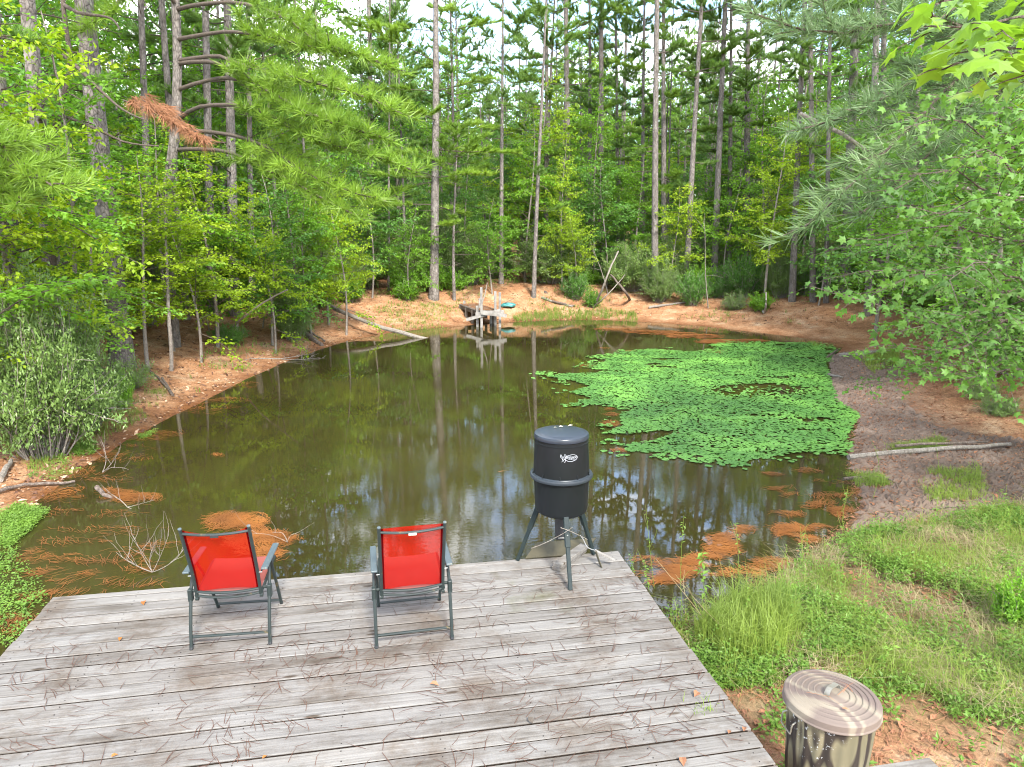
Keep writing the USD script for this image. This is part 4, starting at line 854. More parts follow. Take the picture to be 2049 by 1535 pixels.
cand = np.stack([rp_.uniform(x0, x1, 150000), rp_.uniform(y0, y1, 150000)], 1)
ins = shapely.contains_xy(pad_poly, cand[:, 0], cand[:, 1]); dd = shapely.distance(shapely.points(cand), pad_poly.exterior)
nz = meshkit.fbm(np.stack([cand[:, 0] * 1.1, cand[:, 1] * 1.1, cand[:, 0] * 0], -1), 4, 3)
keep = (ins & (nz < 0.80)) | (~ins & (dd < 0.55) & (nz > 0.5) & (rp_.random(len(cand)) < 0.36 * (1 - dd / 0.55)))
for bx, by, a, b in bare: keep &= ~((((cand[:, 0] - bx) / a) ** 2 + ((cand[:, 1] - by) / b) ** 2 < rp_.uniform(0.45, 1.35, len(cand))) & (rp_.random(len(cand)) < 0.93))
keep &= shapely.contains_xy(pond, cand[:, 0], cand[:, 1])
cand = cand[keep]
extra = [at(u, v)[:2] for u, v in [(1208, 903), (1222, 908), (1236, 905), (1243, 911), (1255, 912), (1236, 914), (1107, 779), (1115, 788), (1124, 788), (1131, 783), (1165, 806), (1172, 802), (1560, 921), (1575, 918), (1583, 925), (1590, 922), (1568, 912), (1600, 915), (1212, 842), (1218, 850), (1226, 846), (1202, 850), (1218, 836), (1205, 860), (1213, 866)]]
cand = np.vstack([cand, extra])
cell = {}; good = []
for k in rp_.permutation(len(cand)):
    p = cand[k]; key = (math.floor(p[0] / 0.065), math.floor(p[1] / 0.065)); ok = True
    for dx in (-1, 0, 1):
        for dy in (-1, 0, 1):
            for q in cell.get((key[0] + dx, key[1] + dy), []):
                if (q[0] - p[0]) ** 2 + (q[1] - p[1]) ** 2 < 0.055 ** 2: ok = False
    if ok: cell.setdefault(key, []).append(p); good.append(p)
good = np.array(good); good = good[np.argsort(good[:, 1] ** 2 + good[:, 0] ** 2)]
def pad_mesh(rr, r):
    n = 8; a = np.linspace(0.22, 2 * np.pi - 0.22, n); rad = r * (1 + 0.05 * rr.normal(size=n))
    V = np.stack([rad * np.cos(a), rad * np.sin(a) * 0.94, 0.006 * rr.normal(size=n)], 1); V = np.vstack([V, [[0, 0, 0.004]]])
    return V, np.array([[k, k + 1, n] for k in range(n - 1)])
pad_kinds = []
for k in range(4):
    kk = klass(f'pad_kind_{"abcd"[k]}'); part(kk, 'blade', pad_mesh(np.random.default_rng(k), 0.056), pad_look); pad_kinds.append(kk.GetPath())
cnt = min(290, len(good))
for k in range(cnt):
    s = rp_.uniform(0.8, 1.25); p = good[k]
    thing('lily_pad', 'round green lily pad floating along the near edge of the pad field', 'lily pad', matrix((p[0], p[1], 0.012 + 0.006 * rp_.random()), rp_.uniform(0, 6.28), (s, s, 1)), 'lily pads along the near edge of the field', pad_kinds[k % 4])
ms = []
for p in good[cnt:]:
    V, F = pad_mesh(rp_, 0.05 * rp_.uniform(0.8, 1.3)); a = rp_.uniform(0, 6.28); c, s = math.cos(a), math.sin(a); tx_, ty2 = rp_.normal(size=2) * 0.07
    ms.append((np.stack([V[:, 0] * c - V[:, 1] * s + p[0], V[:, 0] * s + V[:, 1] * c + p[1], V[:, 2] + 0.016 + V[:, 0] * tx_ + V[:, 1] * ty2 + 0.012 * rp_.random()], 1), F))
single('lily_pad_field', join(ms), pad_look, 'dense bright green field of lily pads covering the right half of the pond', 'lily pads', kind='stuff')

straw_orange = leaf_look('straw_orange', (0.08, 0.032, 0.012), (0.28, 0.105, 0.022), (0.52, 0.24, 0.06), 0.15, 0.7, 2.0)
straw_brown = leaf_look('straw_brown', (0.14, 0.06, 0.03), (0.27, 0.125, 0.065), (0.40, 0.22, 0.12), 0.1, 0.8, 2.0)
def straw(rng, P, ang, length, width, bend=0.12, tilt=0.05):
    """needles lying at the points P along the directions ang"""
    n = len(P); L = length * rng.uniform(0.6, 1.15, n); d = np.stack([np.cos(ang), np.sin(ang), rng.normal(size=n) * tilt], 1); s = np.stack([-np.sin(ang), np.cos(ang), np.zeros(n)], 1)
    bnd = (rng.normal(size=n) * bend)[:, None]; wv = s * width / 2; L = L[:, None]
    a, m, b = P - d * L / 2, P + s * bnd * L, P + d * L / 2
    V = np.stack([a - wv, a + wv, m - wv, m + wv, b], 1).reshape(-1, 3); o = np.arange(n)[:, None] * 5
    return V, np.concatenate([o + [0, 1, 3], o + [0, 3, 2], o + [2, 3, 4]], 0)
def raft(rng, u, v, ru, rv, n, ang0=0.0, sa=0.5, z=0.008, thick=0.03, ln=0.19, wd=0.0048, tail=1.0):
    c = at(u, v)[:2]; ex = at(u + ru, v)[:2] - c; ey = at(u, v - rv)[:2] - c
    r = np.sqrt(rng.random(n)) ** tail; t = rng.uniform(0, 6.28, n); q = r[:, None] * np.stack([np.cos(t), np.sin(t)], 1) * (0.75 + 0.5 * meshkit.noise(np.stack([np.cos(t) * 2 + u, np.sin(t) * 2, t * 0 + v], -1)))[:, None]
    kn = meshkit.fbm(np.column_stack([c + q[:, :1] * ex + q[:, 1:] * ey, r * 0]) * [2.6, 4.0, 1], 3, 17); keep_ = rng.random(n) < np.clip(1.2 - r ** 2, .08, 1) * np.clip((kn - .36) * 6, .04, 1) * .8; P = c + q[:, :1] * ex + q[:, 1:] * ey; P = np.column_stack([P, z + thick * rng.random(n) * (1 - r)])
    swirl = (meshkit.noise(np.stack([P[:, 0] * 1.6, P[:, 1] * 1.6, P[:, 0] * 0], -1), 7) - 0.5) * 3.4
    P, swirl = P[keep_], swirl[keep_]; n = len(P)
    return straw(rng, P, ang0 + swirl + rng.normal(size=n) * sa, ln, wd)
rs = np.random.default_rng(62)
def raft_thing(label, pieces, m=straw_orange):
    single('pine_straw_raft', join([raft(rs, *p) for p in pieces]), m, label, 'pine straw', kind='stuff')
raft_thing('orange raft of floating pine straw behind the left red chair', [(480, 1052, 75, 30, 2400, 0.1), (545, 1078, 55, 15, 900, 0.1), (455, 1035, 40, 14, 500, 0.2), (540, 1108, 28, 14, 500, -0.9), (490, 1090, 50, 26, 900, -0.5), (565, 1122, 10, 6, 80, 0)])
raft_thing('orange raft of floating straw beside the half sunk log at the left', [(270, 995, 55, 15, 1300, 0.0), (225, 985, 30, 10, 400, 0.2)])
raft_thing('scattered floating straw on the dark water left of the chairs', [(170, 1028, 110, 10, 230, 0.05), (230, 1062, 130, 9, 230, 0.1), (150, 1085, 90, 9, 200, 0.1), (180, 1120, 150, 12, 330, 0.2), (120, 1145, 100, 10, 240, 0.2), (210, 1165, 130, 9, 300, 0.15), (100, 1195, 80, 14, 240, 0.5), (40, 1245, 50, 30, 260, 0.9), (330, 1090, 50, 8, 60, 0.3), (300, 1140, 60, 8, 110, 0.1), (150, 1186, 60, 6, 240, 0.0), (260, 1100, 60, 12, 120, 0.4), (60, 1110, 40, 18, 150, 0.4)])
raft_thing('band of orange straw along the left shoreline', [(230, 905, 90, 18, 900, 0.4), (300, 870, 70, 14, 700, 0.4), (390, 815, 80, 12, 900, 0.3), (440, 800, 60, 7, 300, 0.2), (180, 950, 70, 16, 600, 0.5), (130, 990, 50, 16, 500, 0.6), (480, 770, 60, 7, 300, 0.2), (240, 960, 40, 6, 80, 0.1)])
raft_thing('orange straw rafts on the water between the deck corner and the weeds', [(1452, 1094, 38, 34, 1400, 0.6), (1345, 1145, 60, 18, 1200, 0.1), (1420, 1122, 50, 14, 600, 0.2), (1330, 1160, 40, 10, 500, 0.2), (1490, 1060, 26, 8, 160, -0.7), (1540, 1130, 70, 14, 600, 0.2), (1380, 1125, 60, 8, 250, 0.0), (1490, 1150, 60, 12, 350, 0.1), (1290, 1120, 30, 8, 90, 0.5)])
raft_thing('orange straw clumps along the muddy right shore in the foreground', [(1580, 1062, 40, 14, 1000, 0.1), (1610, 1080, 34, 8, 400, 0.3), (1600, 990, 40, 8, 420, -0.1), (1572, 978, 36, 6, 300, -0.2), (1640, 1010, 34, 14, 600, -0.3), (1680, 1022, 30, 12, 450, 0.2), (1660, 990, 50, 8, 300, 0.1), (1545, 950, 26, 5, 160, 0.0), (1620, 942, 30, 5, 140, -0.2), (1700, 985, 28, 9, 350, 0.1), (1575, 1030, 40, 6, 250, 0.0), (1640, 1058, 34, 8, 300, 0.3), (1660, 965, 40, 6, 150, 0)])
raft_thing('rust orange straw mats floating at the far right end of the pond', [(u_, v_, a_, b_, n_, 0.0, 0.5, 0.008, 0.03, 0.22, 0.017) for u_, v_, a_, b_, n_ in ((1450, 684, 62, 5, 4200), (1385, 673, 62, 4, 3200), (1300, 664, 60, 3, 2200), (1345, 668, 60, 3, 2000), (1434, 704, 26, 3.5, 1200), (1500, 682, 34, 3.5, 1400), (1230, 659, 60, 2.5, 1200))])
raft_thing('small orange straw clumps at the left edge of the pad field', [(1222, 848, 20, 6, 300, 0.1), (1225, 830, 14, 4, 150, 0.0), (1178, 732, 20, 3, 250, 0.0), (1256, 721, 20, 2, 200, 0.0), (1262, 703, 18, 2, 200, 0), (1240, 902, 16, 4, 120, 0.2), (1196, 800, 10, 3, 60, 0), (1220, 819, 9, 3, 60, 0), (1207, 697, 14, 1.5, 80, 0)])
for lab, p in (('single small tuft of orange straw alone on the open water left of the feeder', (435, 911, 12, 4, 60, 0.0)), ('pale straw wisps drifting on the water left of the barrel', (1012, 945, 16, 3, 14, 0.0))): raft_thing(lab, [p])

def dead_branch(label, p0, heads, r0, m=dead_wood, name='dead_branch', curl=0.5, nt=4):
    t = thing(name, label, 'branch')
    for k, pts in enumerate(heads):
        path = smooth_path([p0] + pts, 9); part(t, 'stem' if k == 0 else 'twig', tube(path, np.linspace(r0 * (1 if k == 0 else .6), r0 * .3, 9), 5), m)
        for q in range(nt):
            a, b = along(path, np.array([rg.uniform(.3, .95)])); part(t, 'twig', tube(limb(rg, a[0], b[0] + rg.normal(size=3) * .9 + [0, 0, curl], rg.uniform(.15, .45), curl, .15, 5), np.linspace(r0 * .4, r0 * .15, 5), 4), m)
wp = lambda u, v, z=0.02: at(u, v, z)
up = lambda u, v, p: aty(u, v, p[1])
q = wp(205, 945); dead_branch('pale forked dead twig standing in the shallow water at the left shore', q, [[up(212, 915, q), up(205, 885, q)], [up(225, 925, q), up(240, 895, q)], [up(230, 935, q), up(258, 940, q)]], 0.007)
q = wp(305, 1145); dead_branch('tangle of pale curved dead twigs in the water left of the left chair', q, [[up(260, 1125, q), up(232, 1105, q)], [up(290, 1120, q), up(268, 1075, q)], [up(320, 1115, q), up(338, 1068, q)], [up(350, 1120, q), up(375, 1085, q)], [up(300, 1130, q), up(310, 1090, q)]], 0.006, curl=0.9, nt=6)
q = wp(255, 1015); dead_branch('small pale dead twigs sticking up beside the half sunk log', q, [[up(240, 1000, q), up(215, 985, q)], [up(275, 1010, q), up(310, 1000, q)], [up(285, 1035, q), up(290, 1065, q)]], 0.006, curl=0.7)
q = wp(575, 1085); dead_branch('thin curved twigs rising from the straw raft behind the left chair', q, [[up(560, 1065, q), up(545, 1066, q)], [up(590, 1068, q), up(598, 1072, q)], [up(520, 1068, q), up(505, 1068, q)]], 0.005, curl=0.4, nt=1)
q = wp(560, 718, 0.05); dead_branch('bleached dead branch lying across the left shoreline', q, [[wp(500, 718, .15), wp(490, 720, .2)], [wp(600, 712, .12), wp(630, 706, .3)], [wp(590, 720, .02), wp(640, 716, .02)]], 0.02, nt=6)
q = wp(795, 735)

# ------------------------------------------------------------------ logs, poles and sticks of the banks
def gp(u, v, dz=0.05): x, y, z = ground_at(u, v); return np.array([x, y, max(z, 0) + dz])
def log(label, pts, r, m=dead_wood, name='fallen_log', cat='log', taper=0.6, sides=8):
    p = smooth_path([np.asarray(q, float) for q in pts], 10); p[1:-1] += rg.normal(size=(8, 3)) * r * 0.15
    rad = np.linspace(r, r * taper, 10) * (1 + rg.normal(size=10) * 0.05)
    return single(name, tube(p, rad, sides), m, label, cat, smooth=40)
pl_top = aty(655, 614, at(650, 655)[1] + 0.4); log('long pale fallen log sloping from the left bank down into the water', [gp(657, 622, .25), at(848, 678, -.03), at(905, 690, -.3)], 0.085, taper=0.8)
log('dark log lying down the left bank to the waterline', [gp(585, 660, .12), gp(612, 675, .1), gp(645, 693, .02)], 0.11, dark_log)
log('thinner dark log beside the dark log at the left waterline', [gp(575, 650, .1), gp(615, 668, .12), gp(650, 686, .05)], 0.05, dark_log)
log('dark pole leaning against a thin pine on the mound behind the jetty', [gp(1093, 588, .0), aty(1065, 563, 35.5), aty(1035, 535, 36.5)], 0.09, dark_log, 'leaning_pole', 'pole')
log('pale pole leaning against a pine at the middle of the far bank', [gp(1191, 612, .0), aty(1212, 560, 31.5), aty(1237, 503, 32.2)], 0.055, dead_wood, 'leaning_pole', 'pole')
log('thin grey pole crossing behind the pale leaning pole', [gp(1185, 616, .0), aty(1215, 590, 31.5), aty(1250, 550, 33)], 0.028, dead_wood, 'leaning_pole', 'pole')
log('dark slanting snag right of the pale leaning pole', [gp(1260, 600, .0), aty(1248, 580, 32), aty(1222, 550, 33)], 0.07, dark_log, 'leaning_pole', 'pole')
log('grey brown log lying on the rust brown mound of the far bank', [gp(1084, 598, .06), gp(1112, 608, .06), gp(1146, 616, .05)], 0.06)
log('darker log lying just behind the grey brown log on the far bank', [gp(1105, 607, .1), gp(1125, 613, .1), gp(1150, 616, .08)], 0.05, dark_log)
log('slender log lying on the far bank in front of the silvery shrub', [gp(1298, 618, .05), gp(1335, 613, .05), gp(1378, 607, .06)], 0.06)
log('long weathered log on the right bank pointing at the water', [at(1698, 915, .05), gp(1800, 911, .06), gp(1900, 904, .06), gp(2020, 897, .06)], 0.048)
log('thinner log lying along the back of the long weathered log', [gp(1790, 905, .1), gp(1880, 899, .1), gp(1975, 897, .1)], 0.028, dark_log)
log('short pale log reaching into the water on the right shore', [at(1688, 958, .03), gp(1735, 962, .05), gp(1785, 968, .05)], 0.028, dark_log)
log('straight grey log lying across the mud at the end of the pad field', [gp(1680, 716, .06), gp(1735, 711, .07), gp(1795, 706, .08)], 0.07)
log('short dark stick at the water edge by the far corner of the pads', [at(1655, 715, .03), gp(1675, 705, .08)], 0.04, dark_log)
log('thin stick lying on the mud beside the pad field', [gp(1658, 752, .04), gp(1685, 759, .05)], 0.035)
log('pale bare branch lying under the star leaved branches', [gp(1935, 742, .2), gp(1985, 755, .15), gp(2060, 772, .12)], 0.04)
log('dark stick lying on the right bank above the weeds', [gp(1960, 1020, .03), gp(2030, 1012, .04)], 0.022, dark_log)
log('thin dark stick on the straw below the long weathered log', [gp(1830, 1026, .03), gp(1930, 1018, .03)], 0.012, dark_log)
log('half sunk mottled log end rising from the water at the left', [at(194, 975, .1), at(215, 992, .03), at(240, 1008, -.08)], 0.036, dark_log)
log('grey branch lying at the left frame edge on the straw', [gp(0, 968, .05), gp(12, 948, .06), gp(24, 930, .06)], 0.05)
log('dark curved branch running to the water at the left edge', [gp(-20, 998, .05), gp(50, 978, .06), gp(100, 975, .05), at(150, 963, .02)], 0.03, dark_log)
log('brown stick on the left bank below the thick pine', [gp(285, 735, .05), gp(310, 755, .05), gp(345, 795, .04)], 0.035, dark_log)
log('second brown stick beside it on the left bank', [gp(325, 760, .05), gp(348, 795, .04)], 0.03, dark_log)
log('crooked pale stem leaning out of the dark low shrub on the far bank', [gp(1526, 622, .0), aty(1533, 600, 27), aty(1533, 585, 27.2)], 0.05, dead_wood, 'bent_stem', 'stem')
log('grey sapling trunk leaning over the dark logs on the left bank', [gp(465, 665, .0), aty(500, 625, 20.5), aty(540, 598, 20), aty(575, 580, 19.5)], 0.035, dead_wood, 'leaning_pole', 'pole')
log('bare diagonal dead branch crossing in front of the trunks on the right', [aty(1600, 228, 9.6), aty(1640, 240, 9.5), aty(1720, 290, 9.3), aty(1800, 345, 9.6), np.array([8.6, 11.0, 4.2])], 0.028, dead_wood, 'dead_branch', 'branch')
s_ = gp(342, 742, -.1); log('slim pale sapling trunk on the left bank straw right of the thick pine', [s_, aty(338, 640, s_[1]), aty(335, 540, s_[1] + .2), aty(330, 420, s_[1] + .3)], 0.05, grey_bark, 'sapling_trunk', 'sapling', 0.5)
s_ = gp(196, 765, -.1); log('slim grey sapling trunk left of the thick left bank pine', [s_, aty(192, 660, s_[1]), aty(184, 540, s_[1] + .2), aty(178, 420, s_[1] + .3)], 0.05, grey_bark, 'sapling_trunk', 'sapling', 0.5)

# ------------------------------------------------------------------ old jetty at the far bank
old_board = plain('old_grey_board', (0.27, 0.255, 0.235), 0.85, spec=0.2, c2=(0.15, 0.14, 0.125), sc=5)
dark_board = plain('dark_wet_board', (0.09, 0.075, 0.06), 0.8, spec=0.2, var=0.4, sc=5)
jt = thing('old_jetty', 'small broken grey wooden jetty at the far bank', 'jetty')
fl, fr, bl = np.array([-1.28, 28.4, 0.62]), np.array([-0.44, 28.62, 0.62]), np.array([-2.35, 31.3, 0.66]); br = fr + (bl - fl)
n = 18
for k in range(n):
    t0, t1 = k / n, (k + 0.93) / n; a, b = fl + (bl - fl) * t0, fr + (bl - fl) * t0; m0 = (bl - fl) * (t1 - t0) / 2
    part(jt, 'plank', bar(a + m0 + [0, 0, rg.normal() * .008], b + m0 + [rg.normal() * .04, 0, rg.normal() * .008], np.linalg.norm(m0) * 2, 0.035), old_board)
for a, b in ((fl, bl), (fr, br)): part(jt, 'side_beam', bar(a - [0, 0, .1], b - [0, 0, .1], 0.04, 0.15), dark_board)
part(jt, 'front_beam', bar(fl + [-.2, -.07, -.08], fr + [.12, -.07, .0], 0.045, 0.14), old_board)
part(jt, 'brace', bar(aty(933, 640, 28.24), aty(1001, 621, 28.24), 0.04, 0.13), old_board)
part(jt, 'brace', bar(aty(963, 626, 28.16), aty(1014, 632, 28.16), 0.04, 0.14), old_board)
for (u, vt, Yp, w_) in ((963, 575, 28.33, .10), (991, 583, 28.75, .10), (1000, 585, 28.5, .10), (955, 612, 28.6, .11), (982, 632, 29.6, .1)):
    p = aty(u, vt, Yp); part(jt, 'post', box(p[0] - w_ / 2, p[0] + w_ / 2, Yp - w_ / 2, Yp + w_ / 2, -0.6, p[2], .006), old_board)
for f in (0.35, 0.65, 0.95):
    for e in (fl, fr):
        p = e + (bl - fl) * f; part(jt, 'pile', box(p[0] - .06, p[0] + .06, p[1] - .06, p[1] + .06, -0.6, p[2] - .04), dark_board)
for u, vt, f in ((929, 602, .93), (960, 597, .4)):
    p = aty(u, vt, 28.4 + 2.9 * f); part(jt, 'post', box(p[0] - .05, p[0] + .05, p[1] - .05, p[1] + .05, 0.3, p[2], .006), old_board)
N_ = 1500; ta, tb = rs.random(N_), rs.random(N_) * .9 + .08
part(jt, 'fallen_straw', straw(rs, fl + np.outer(tb, bl - fl) + np.outer(ta, fr - fl) + np.column_stack([np.zeros((N_, 2)), 0.025 + .02 * rs.random(N_)]), rs.uniform(0, 6.3, N_), 0.19, 0.011), straw_orange, kind='stuff')
log('thin pale stick leaning up from the old jetty', [aty(965, 606, 29.0), aty(970, 590, 29.2), aty(975, 566, 29.4)], 0.025, dead_wood, 'leaning_stick', 'stick')
tarp = trimesh.creation.icosphere(3, 1.0); tv = np.array(tarp.vertices); tv = tv * (1 + 0.5 * (meshkit.fbm(tv * 2.3 + 5, 3, 2) - .5))[:, None] * [0.34, 0.26, 0.13]; tv[:, 2] = np.maximum(tv[:, 2], -0.06)
p = np.array(ground_at(1017, 615)); single('teal_tarp', (tv + p + [0, 0, 0.08], np.array(tarp.faces)), plain('teal_sheet', (0.05, 0.22, 0.22), 0.45, var=0.45, sc=6), 'crumpled teal sheet lying on the bank right of the old jetty', 'tarp', smooth=40)
log('short dark stick lying over the crumpled teal sheet', [p + [-.15, -.2, .2], p + [.25, .1, .38]], 0.02, dark_log, 'stick', 'stick')

# ------------------------------------------------------------------ red folding chairs
frame_look = mat('chair_paint', {'tc': ('texture_coordinate', {}), 'n': ('noise_texture', {'scale': 7.0, 'detail': 6.0, 'roughness': 0.7}), 'n2': ('noise_texture', {'scale': 30.0, 'detail': 3.0}), 'r': ramp((0.0, (0.012, 0.018, 0.017)), (0.60, (0.018, 0.025, 0.024)), (0.68, (0.09, 0.065, 0.025)), (0.75, (0.10, 0.055, 0.018))),
    'p': ('principled_bsdf', {'roughness': 0.45, 'specular_ior_level': 0.3})}, [('tc.object', 'n.vector'), ('n.fac', 'r.fac'), ('r.color', 'p.base_color')], 'p.BSDF')
arm_look = mat('arm_paint', {'tc': ('texture_coordinate', {}), 'n': ('noise_texture', {'scale': 9.0, 'detail': 6.0, 'roughness': 0.7}), 'r': ramp((0.0, (0.042, 0.058, 0.064)), (0.62, (0.056, 0.075, 0.082)), (0.70, (0.26, 0.20, 0.09)), (1.0, (0.25, 0.15, 0.06))),
    'p': ('principled_bsdf', {'roughness': 0.5})}, [('tc.object', 'n.vector'), ('n.fac', 'r.fac'), ('r.color', 'p.base_color')], 'p.BSDF')
def sling_look(name, c, ct, see):
    return mat(name, {'tc': ('texture_coordinate', {}), 'n': ('noise_texture', {'scale': 5.0, 'detail': 5.0}), 'r': ramp((0.3, tuple(x * 0.86 for x in c)), (0.7, c)), 'd': ('principled_bsdf', {'roughness': 0.8, 'specular_ior_level': 0.0}), 't': ('translucent_bsdf', {'color': ct}),
        'm': ('mix_closure', {'fac': 0.5}), 'x': ('transparent_bsdf', {'color': (1, 1, 1)}), 'm2': ('mix_closure', {'fac': see})},
        [('tc.object', 'n.vector'), ('n.fac', 'r.fac'), ('r.color', 'd.base_color'), ('d.BSDF', 'm.closure1'), ('t.BSDF', 'm.closure2'), ('m.closure', 'm2.closure1'), ('x.BSDF', 'm2.closure2')], 'm2.closure')
sling_red = sling_look('sling_red', (0.27, 0.005, 0.003), (0.30, 0.007, 0.003), 0.22)
sling_faded = sling_look('sling_faded', (0.36, 0.12, 0.10), (0.36, 0.085, 0.065), 0.05)
silver = plain('bare_bolt', (0.25, 0.25, 0.24), 0.4, 0.8)
tag_look = plain('care_tag', (0.5, 0.52, 0.42), 0.7, var=0.6, sc=60)
black_plastic = plain('black_plastic', (0.015, 0.016, 0.018), 0.5)

def make_chair(name, label, loc, rz, tagc, sag):
    c = thing(name, label, 'chair', matrix(loc, rz))
    rod = lambda nm, pts, r, m=frame_look, n=8, sides=8, lab=None: part(c, nm, tube(smooth_path(pts, n), r, sides), m, smooth=40, label=lab)
    for s in (-1, 1):
        rod('rear_leg', [(s * .281, 0, 0.0), (s * .281, .11, .40), (s * .272, .21, .588)], .0125)
        rod('front_leg', [(s * .251, .60, 0.0), (s * .258, .42, .32), (s * .272, .24, .588)], .0125)
        rod('foot_cap', [(s * .2815, -.0005, 0.001), (s * .2812, .009, .03)], .0145, black_plastic, 2); rod('foot_cap', [(s * .2508, .6005, 0.001), (s * .2512, .592, .02)], .0145, black_plastic, 2)
        rod('back_post', [(s * .226, .075, .365), (s * .227, .02, .60), (s * .229, -.06, .82), (s * .230, -.125, 1.0)], .0125)
        rod('post_cap', [(s * .230, -.125, 1.0), (s * .230, -.127, 1.006)], .0132, arm_look, 2)
        rod('seat_rail', [(s * .232, .06, .398), (s * .236, .30, .418), (s * .236, .54, .445), (s * .232, .57, .438)], .011)
        part(c, 'armrest', box(s * .275 - .024, s * .275 + .024, .02, .455, .592, .608, .005), arm_look)
        part(c, 'arm_link', bar((s * .252, .04, .585), (s * .252, .13, .585), .008, .022), frame_look)
        part(c, 'leg_bracket', box(s * .283 - .016, s * .283 + .016, .08, .128, .335, .435, .006), frame_look)
        part(c, 'leg_bracket', box(min(s * .235, s * .268), max(s * .235, s * .268), .095, .115, .405, .425, .004), frame_look)
        k = trimesh.creation.cylinder(.005, .03, sections=8); k.apply_transform(trimesh.transformations.rotation_matrix(math.pi / 2, [0, 1, 0])); k.apply_translation((s * .245, .025, .575)); part(c, 'bolt', k, silver)
        hp = trimesh.creation.cylinder(.019, .022, sections=14); hp.apply_transform(trimesh.transformations.rotation_matrix(math.pi / 2, [0, 1, 0])); hp.apply_translation((s * .229, .078, .37)); part(c, 'hinge', hp, frame_look, smooth=40)
    rod('rear_stretcher', [(-.281, .024, .088), (.281, .024, .088)], .0105, n=3)
    rod('front_stretcher', [(-.252, .575, .045), (.252, .575, .045)], .0105, n=3)
    rod('top_rail', [(-.229, -.110, .962), (0, -.135, .952), (.229, -.110, .962)], .0105, n=9)
    rod('lower_rail', [(-.227, .062, .43), (0, .045, .418), (.227, .062, .43)], .0105, n=9)
    rod('seat_rear_rail', [(-.232, .075, .392), (0, .06, .372), (.232, .075, .392)], .010, n=9)
    rod('seat_front_rail', [(-.234, .565, .44), (0, .572, .425), (.234, .565, .44)], .010, n=9)
    def sheet(P0, nu=13, nv=13):
        V = np.array([P0(u, v) for v in np.linspace(0, 1, nv) for u in np.linspace(-1, 1, nu)]); i, j = np.meshgrid(np.arange(nv - 1), np.arange(nu - 1), indexing='ij')
        return V, np.stack([i * nu + j, i * nu + j + 1, (i + 1) * nu + j + 1, (i + 1) * nu + j], -1).reshape(-1, 4)
    def back(u, v):
        z = .425 + v * .565; y = np.interp(z, [.36, .60, .82, 1.0], [.075, .02, -.06, -.125]); dip = (1 - u * u)
        return (u * .222, y + dip * .035 + .004, z - dip * sag * v)
    def seat(u, v):
        y = .075 + v * .49; return (u * .226, y, .405 + v * .04 - (1 - u * u) * .03 * math.sin(math.pi * (v * .8 + .1)) + .006)
    part(c, 'back_sling', sheet(back), sling_red, smooth=True); part(c, 'seat_sling', sheet(seat), sling_faded, smooth=True, label='sun faded pink red fabric seat')
    for s in (-1, 1): part(c, 'sling_hem', sheet(lambda u, v: tuple(np.array(back(s, v)) + [u * .010 - s * .009, -.002, 0]), 3, 13), sling_look(f'hem_{name}_{s + 1}', (0.10, 0.002, 0.003), (0.12, .003, .003), 0.0), smooth=True)
    part(c, 'care_tag', box(-.028, .028, -.1495, -.146, .935, .952), tagc)
c1 = (at(383, 1300, DECK) + at(540.6, 1289, DECK)) / 2; c2 = (at(753, 1298, DECK) + at(905.5, 1278.5, DECK)) / 2
make_chair('folding_chair', 'left red folding chair with dipped back sling, in front of the straw raft', c1 + [0, 0, 0.001], math.radians(7.2), black_plastic, .055)
make_chair('folding_chair', 'right red folding chair with taut back sling, nearer the barrel feeder', c2 + [0, 0, 0.001], math.radians(12.2), tag_look, .012)

# ------------------------------------------------------------------ barrel feeder
barrel_look = plain('barrel_plastic', (0.009, 0.010, 0.0115), 0.4, spec=0.15, c2=(0.006, 0.008, 0.008), sc=3, bump=0.0)
lid_look = plain('barrel_lid', (0.018, 0.024, 0.034), 0.3, spec=0.35, c2=(0.014, 0.018, 0.024), sc=4)
leg_look = plain('feeder_steel', (0.012, 0.019, 0.021), 0.5, spec=0.2, c2=(0.018, 0.026, 0.024), sc=14)
white_print = plain('white_print', (0.32, 0.34, 0.37), 0.6)
fd = thing('barrel_feeder', 'black barrel game feeder on three steel legs at the deck corner', 'feeder', matrix((0.452, 5.952, DECK + .002), 0, (1, 1, 1), (-0.012, 0)))
part(fd, 'lower_barrel', lathe([(0, .545), (.06, .545), (.20, .555), (.228, .575), (.236, .60), (.247, .895)], 64), barrel_look, smooth=35)
part(fd, 'upper_barrel', lathe([(.250, .925), (.246, 1.05), (.238, 1.205), (.240, 1.21), (.240, 1.222), (.234, 1.226), (.233, 1.255)], 64), barrel_look, smooth=35)
part(fd, 'flange', lathe([(.246, .888), (.276, .890), (.281, .900), (.281, .912), (.276, .922), (.262, .924), (.258, .930), (.248, .932)], 64), plain('flange_plastic', (0.022, 0.028, 0.034), 0.4, spec=0.3), smooth=30)
for k in range(10):
    a = k / 10 * 6.283 + .2; part(fd, 'flange_clip', bar((.258 * math.cos(a), .258 * math.sin(a), .930), (.250 * math.cos(a), .250 * math.sin(a), .962), .007, .010, (math.cos(a), math.sin(a), 0)), barrel_look)
lid = part(fd, 'lid', lathe([(.236, 1.250), (.243, 1.252), (.244, 1.262), (.242, 1.282), (.236, 1.290), (.20, 1.296), (.195, 1.300), (.10, 1.304), (0, 1.305)], 64), lid_look, smooth=40)
leaf_litter = plain('leaf_litter', (0.45, 0.42, 0.34), 0.9, var=0.5, sc=30)
mb = part(fd, 'motor_box', box(-.055, .055, -.05, .06, .285, .51, .012), black_plastic)
part(mb, 'latch', box(-.03, .03, -.058, -.0505, .305, .32, .002), silver); part(fd, 'chute', lathe([(.05, .50), (.11, .55), (.12, .552)], 20), black_plastic)
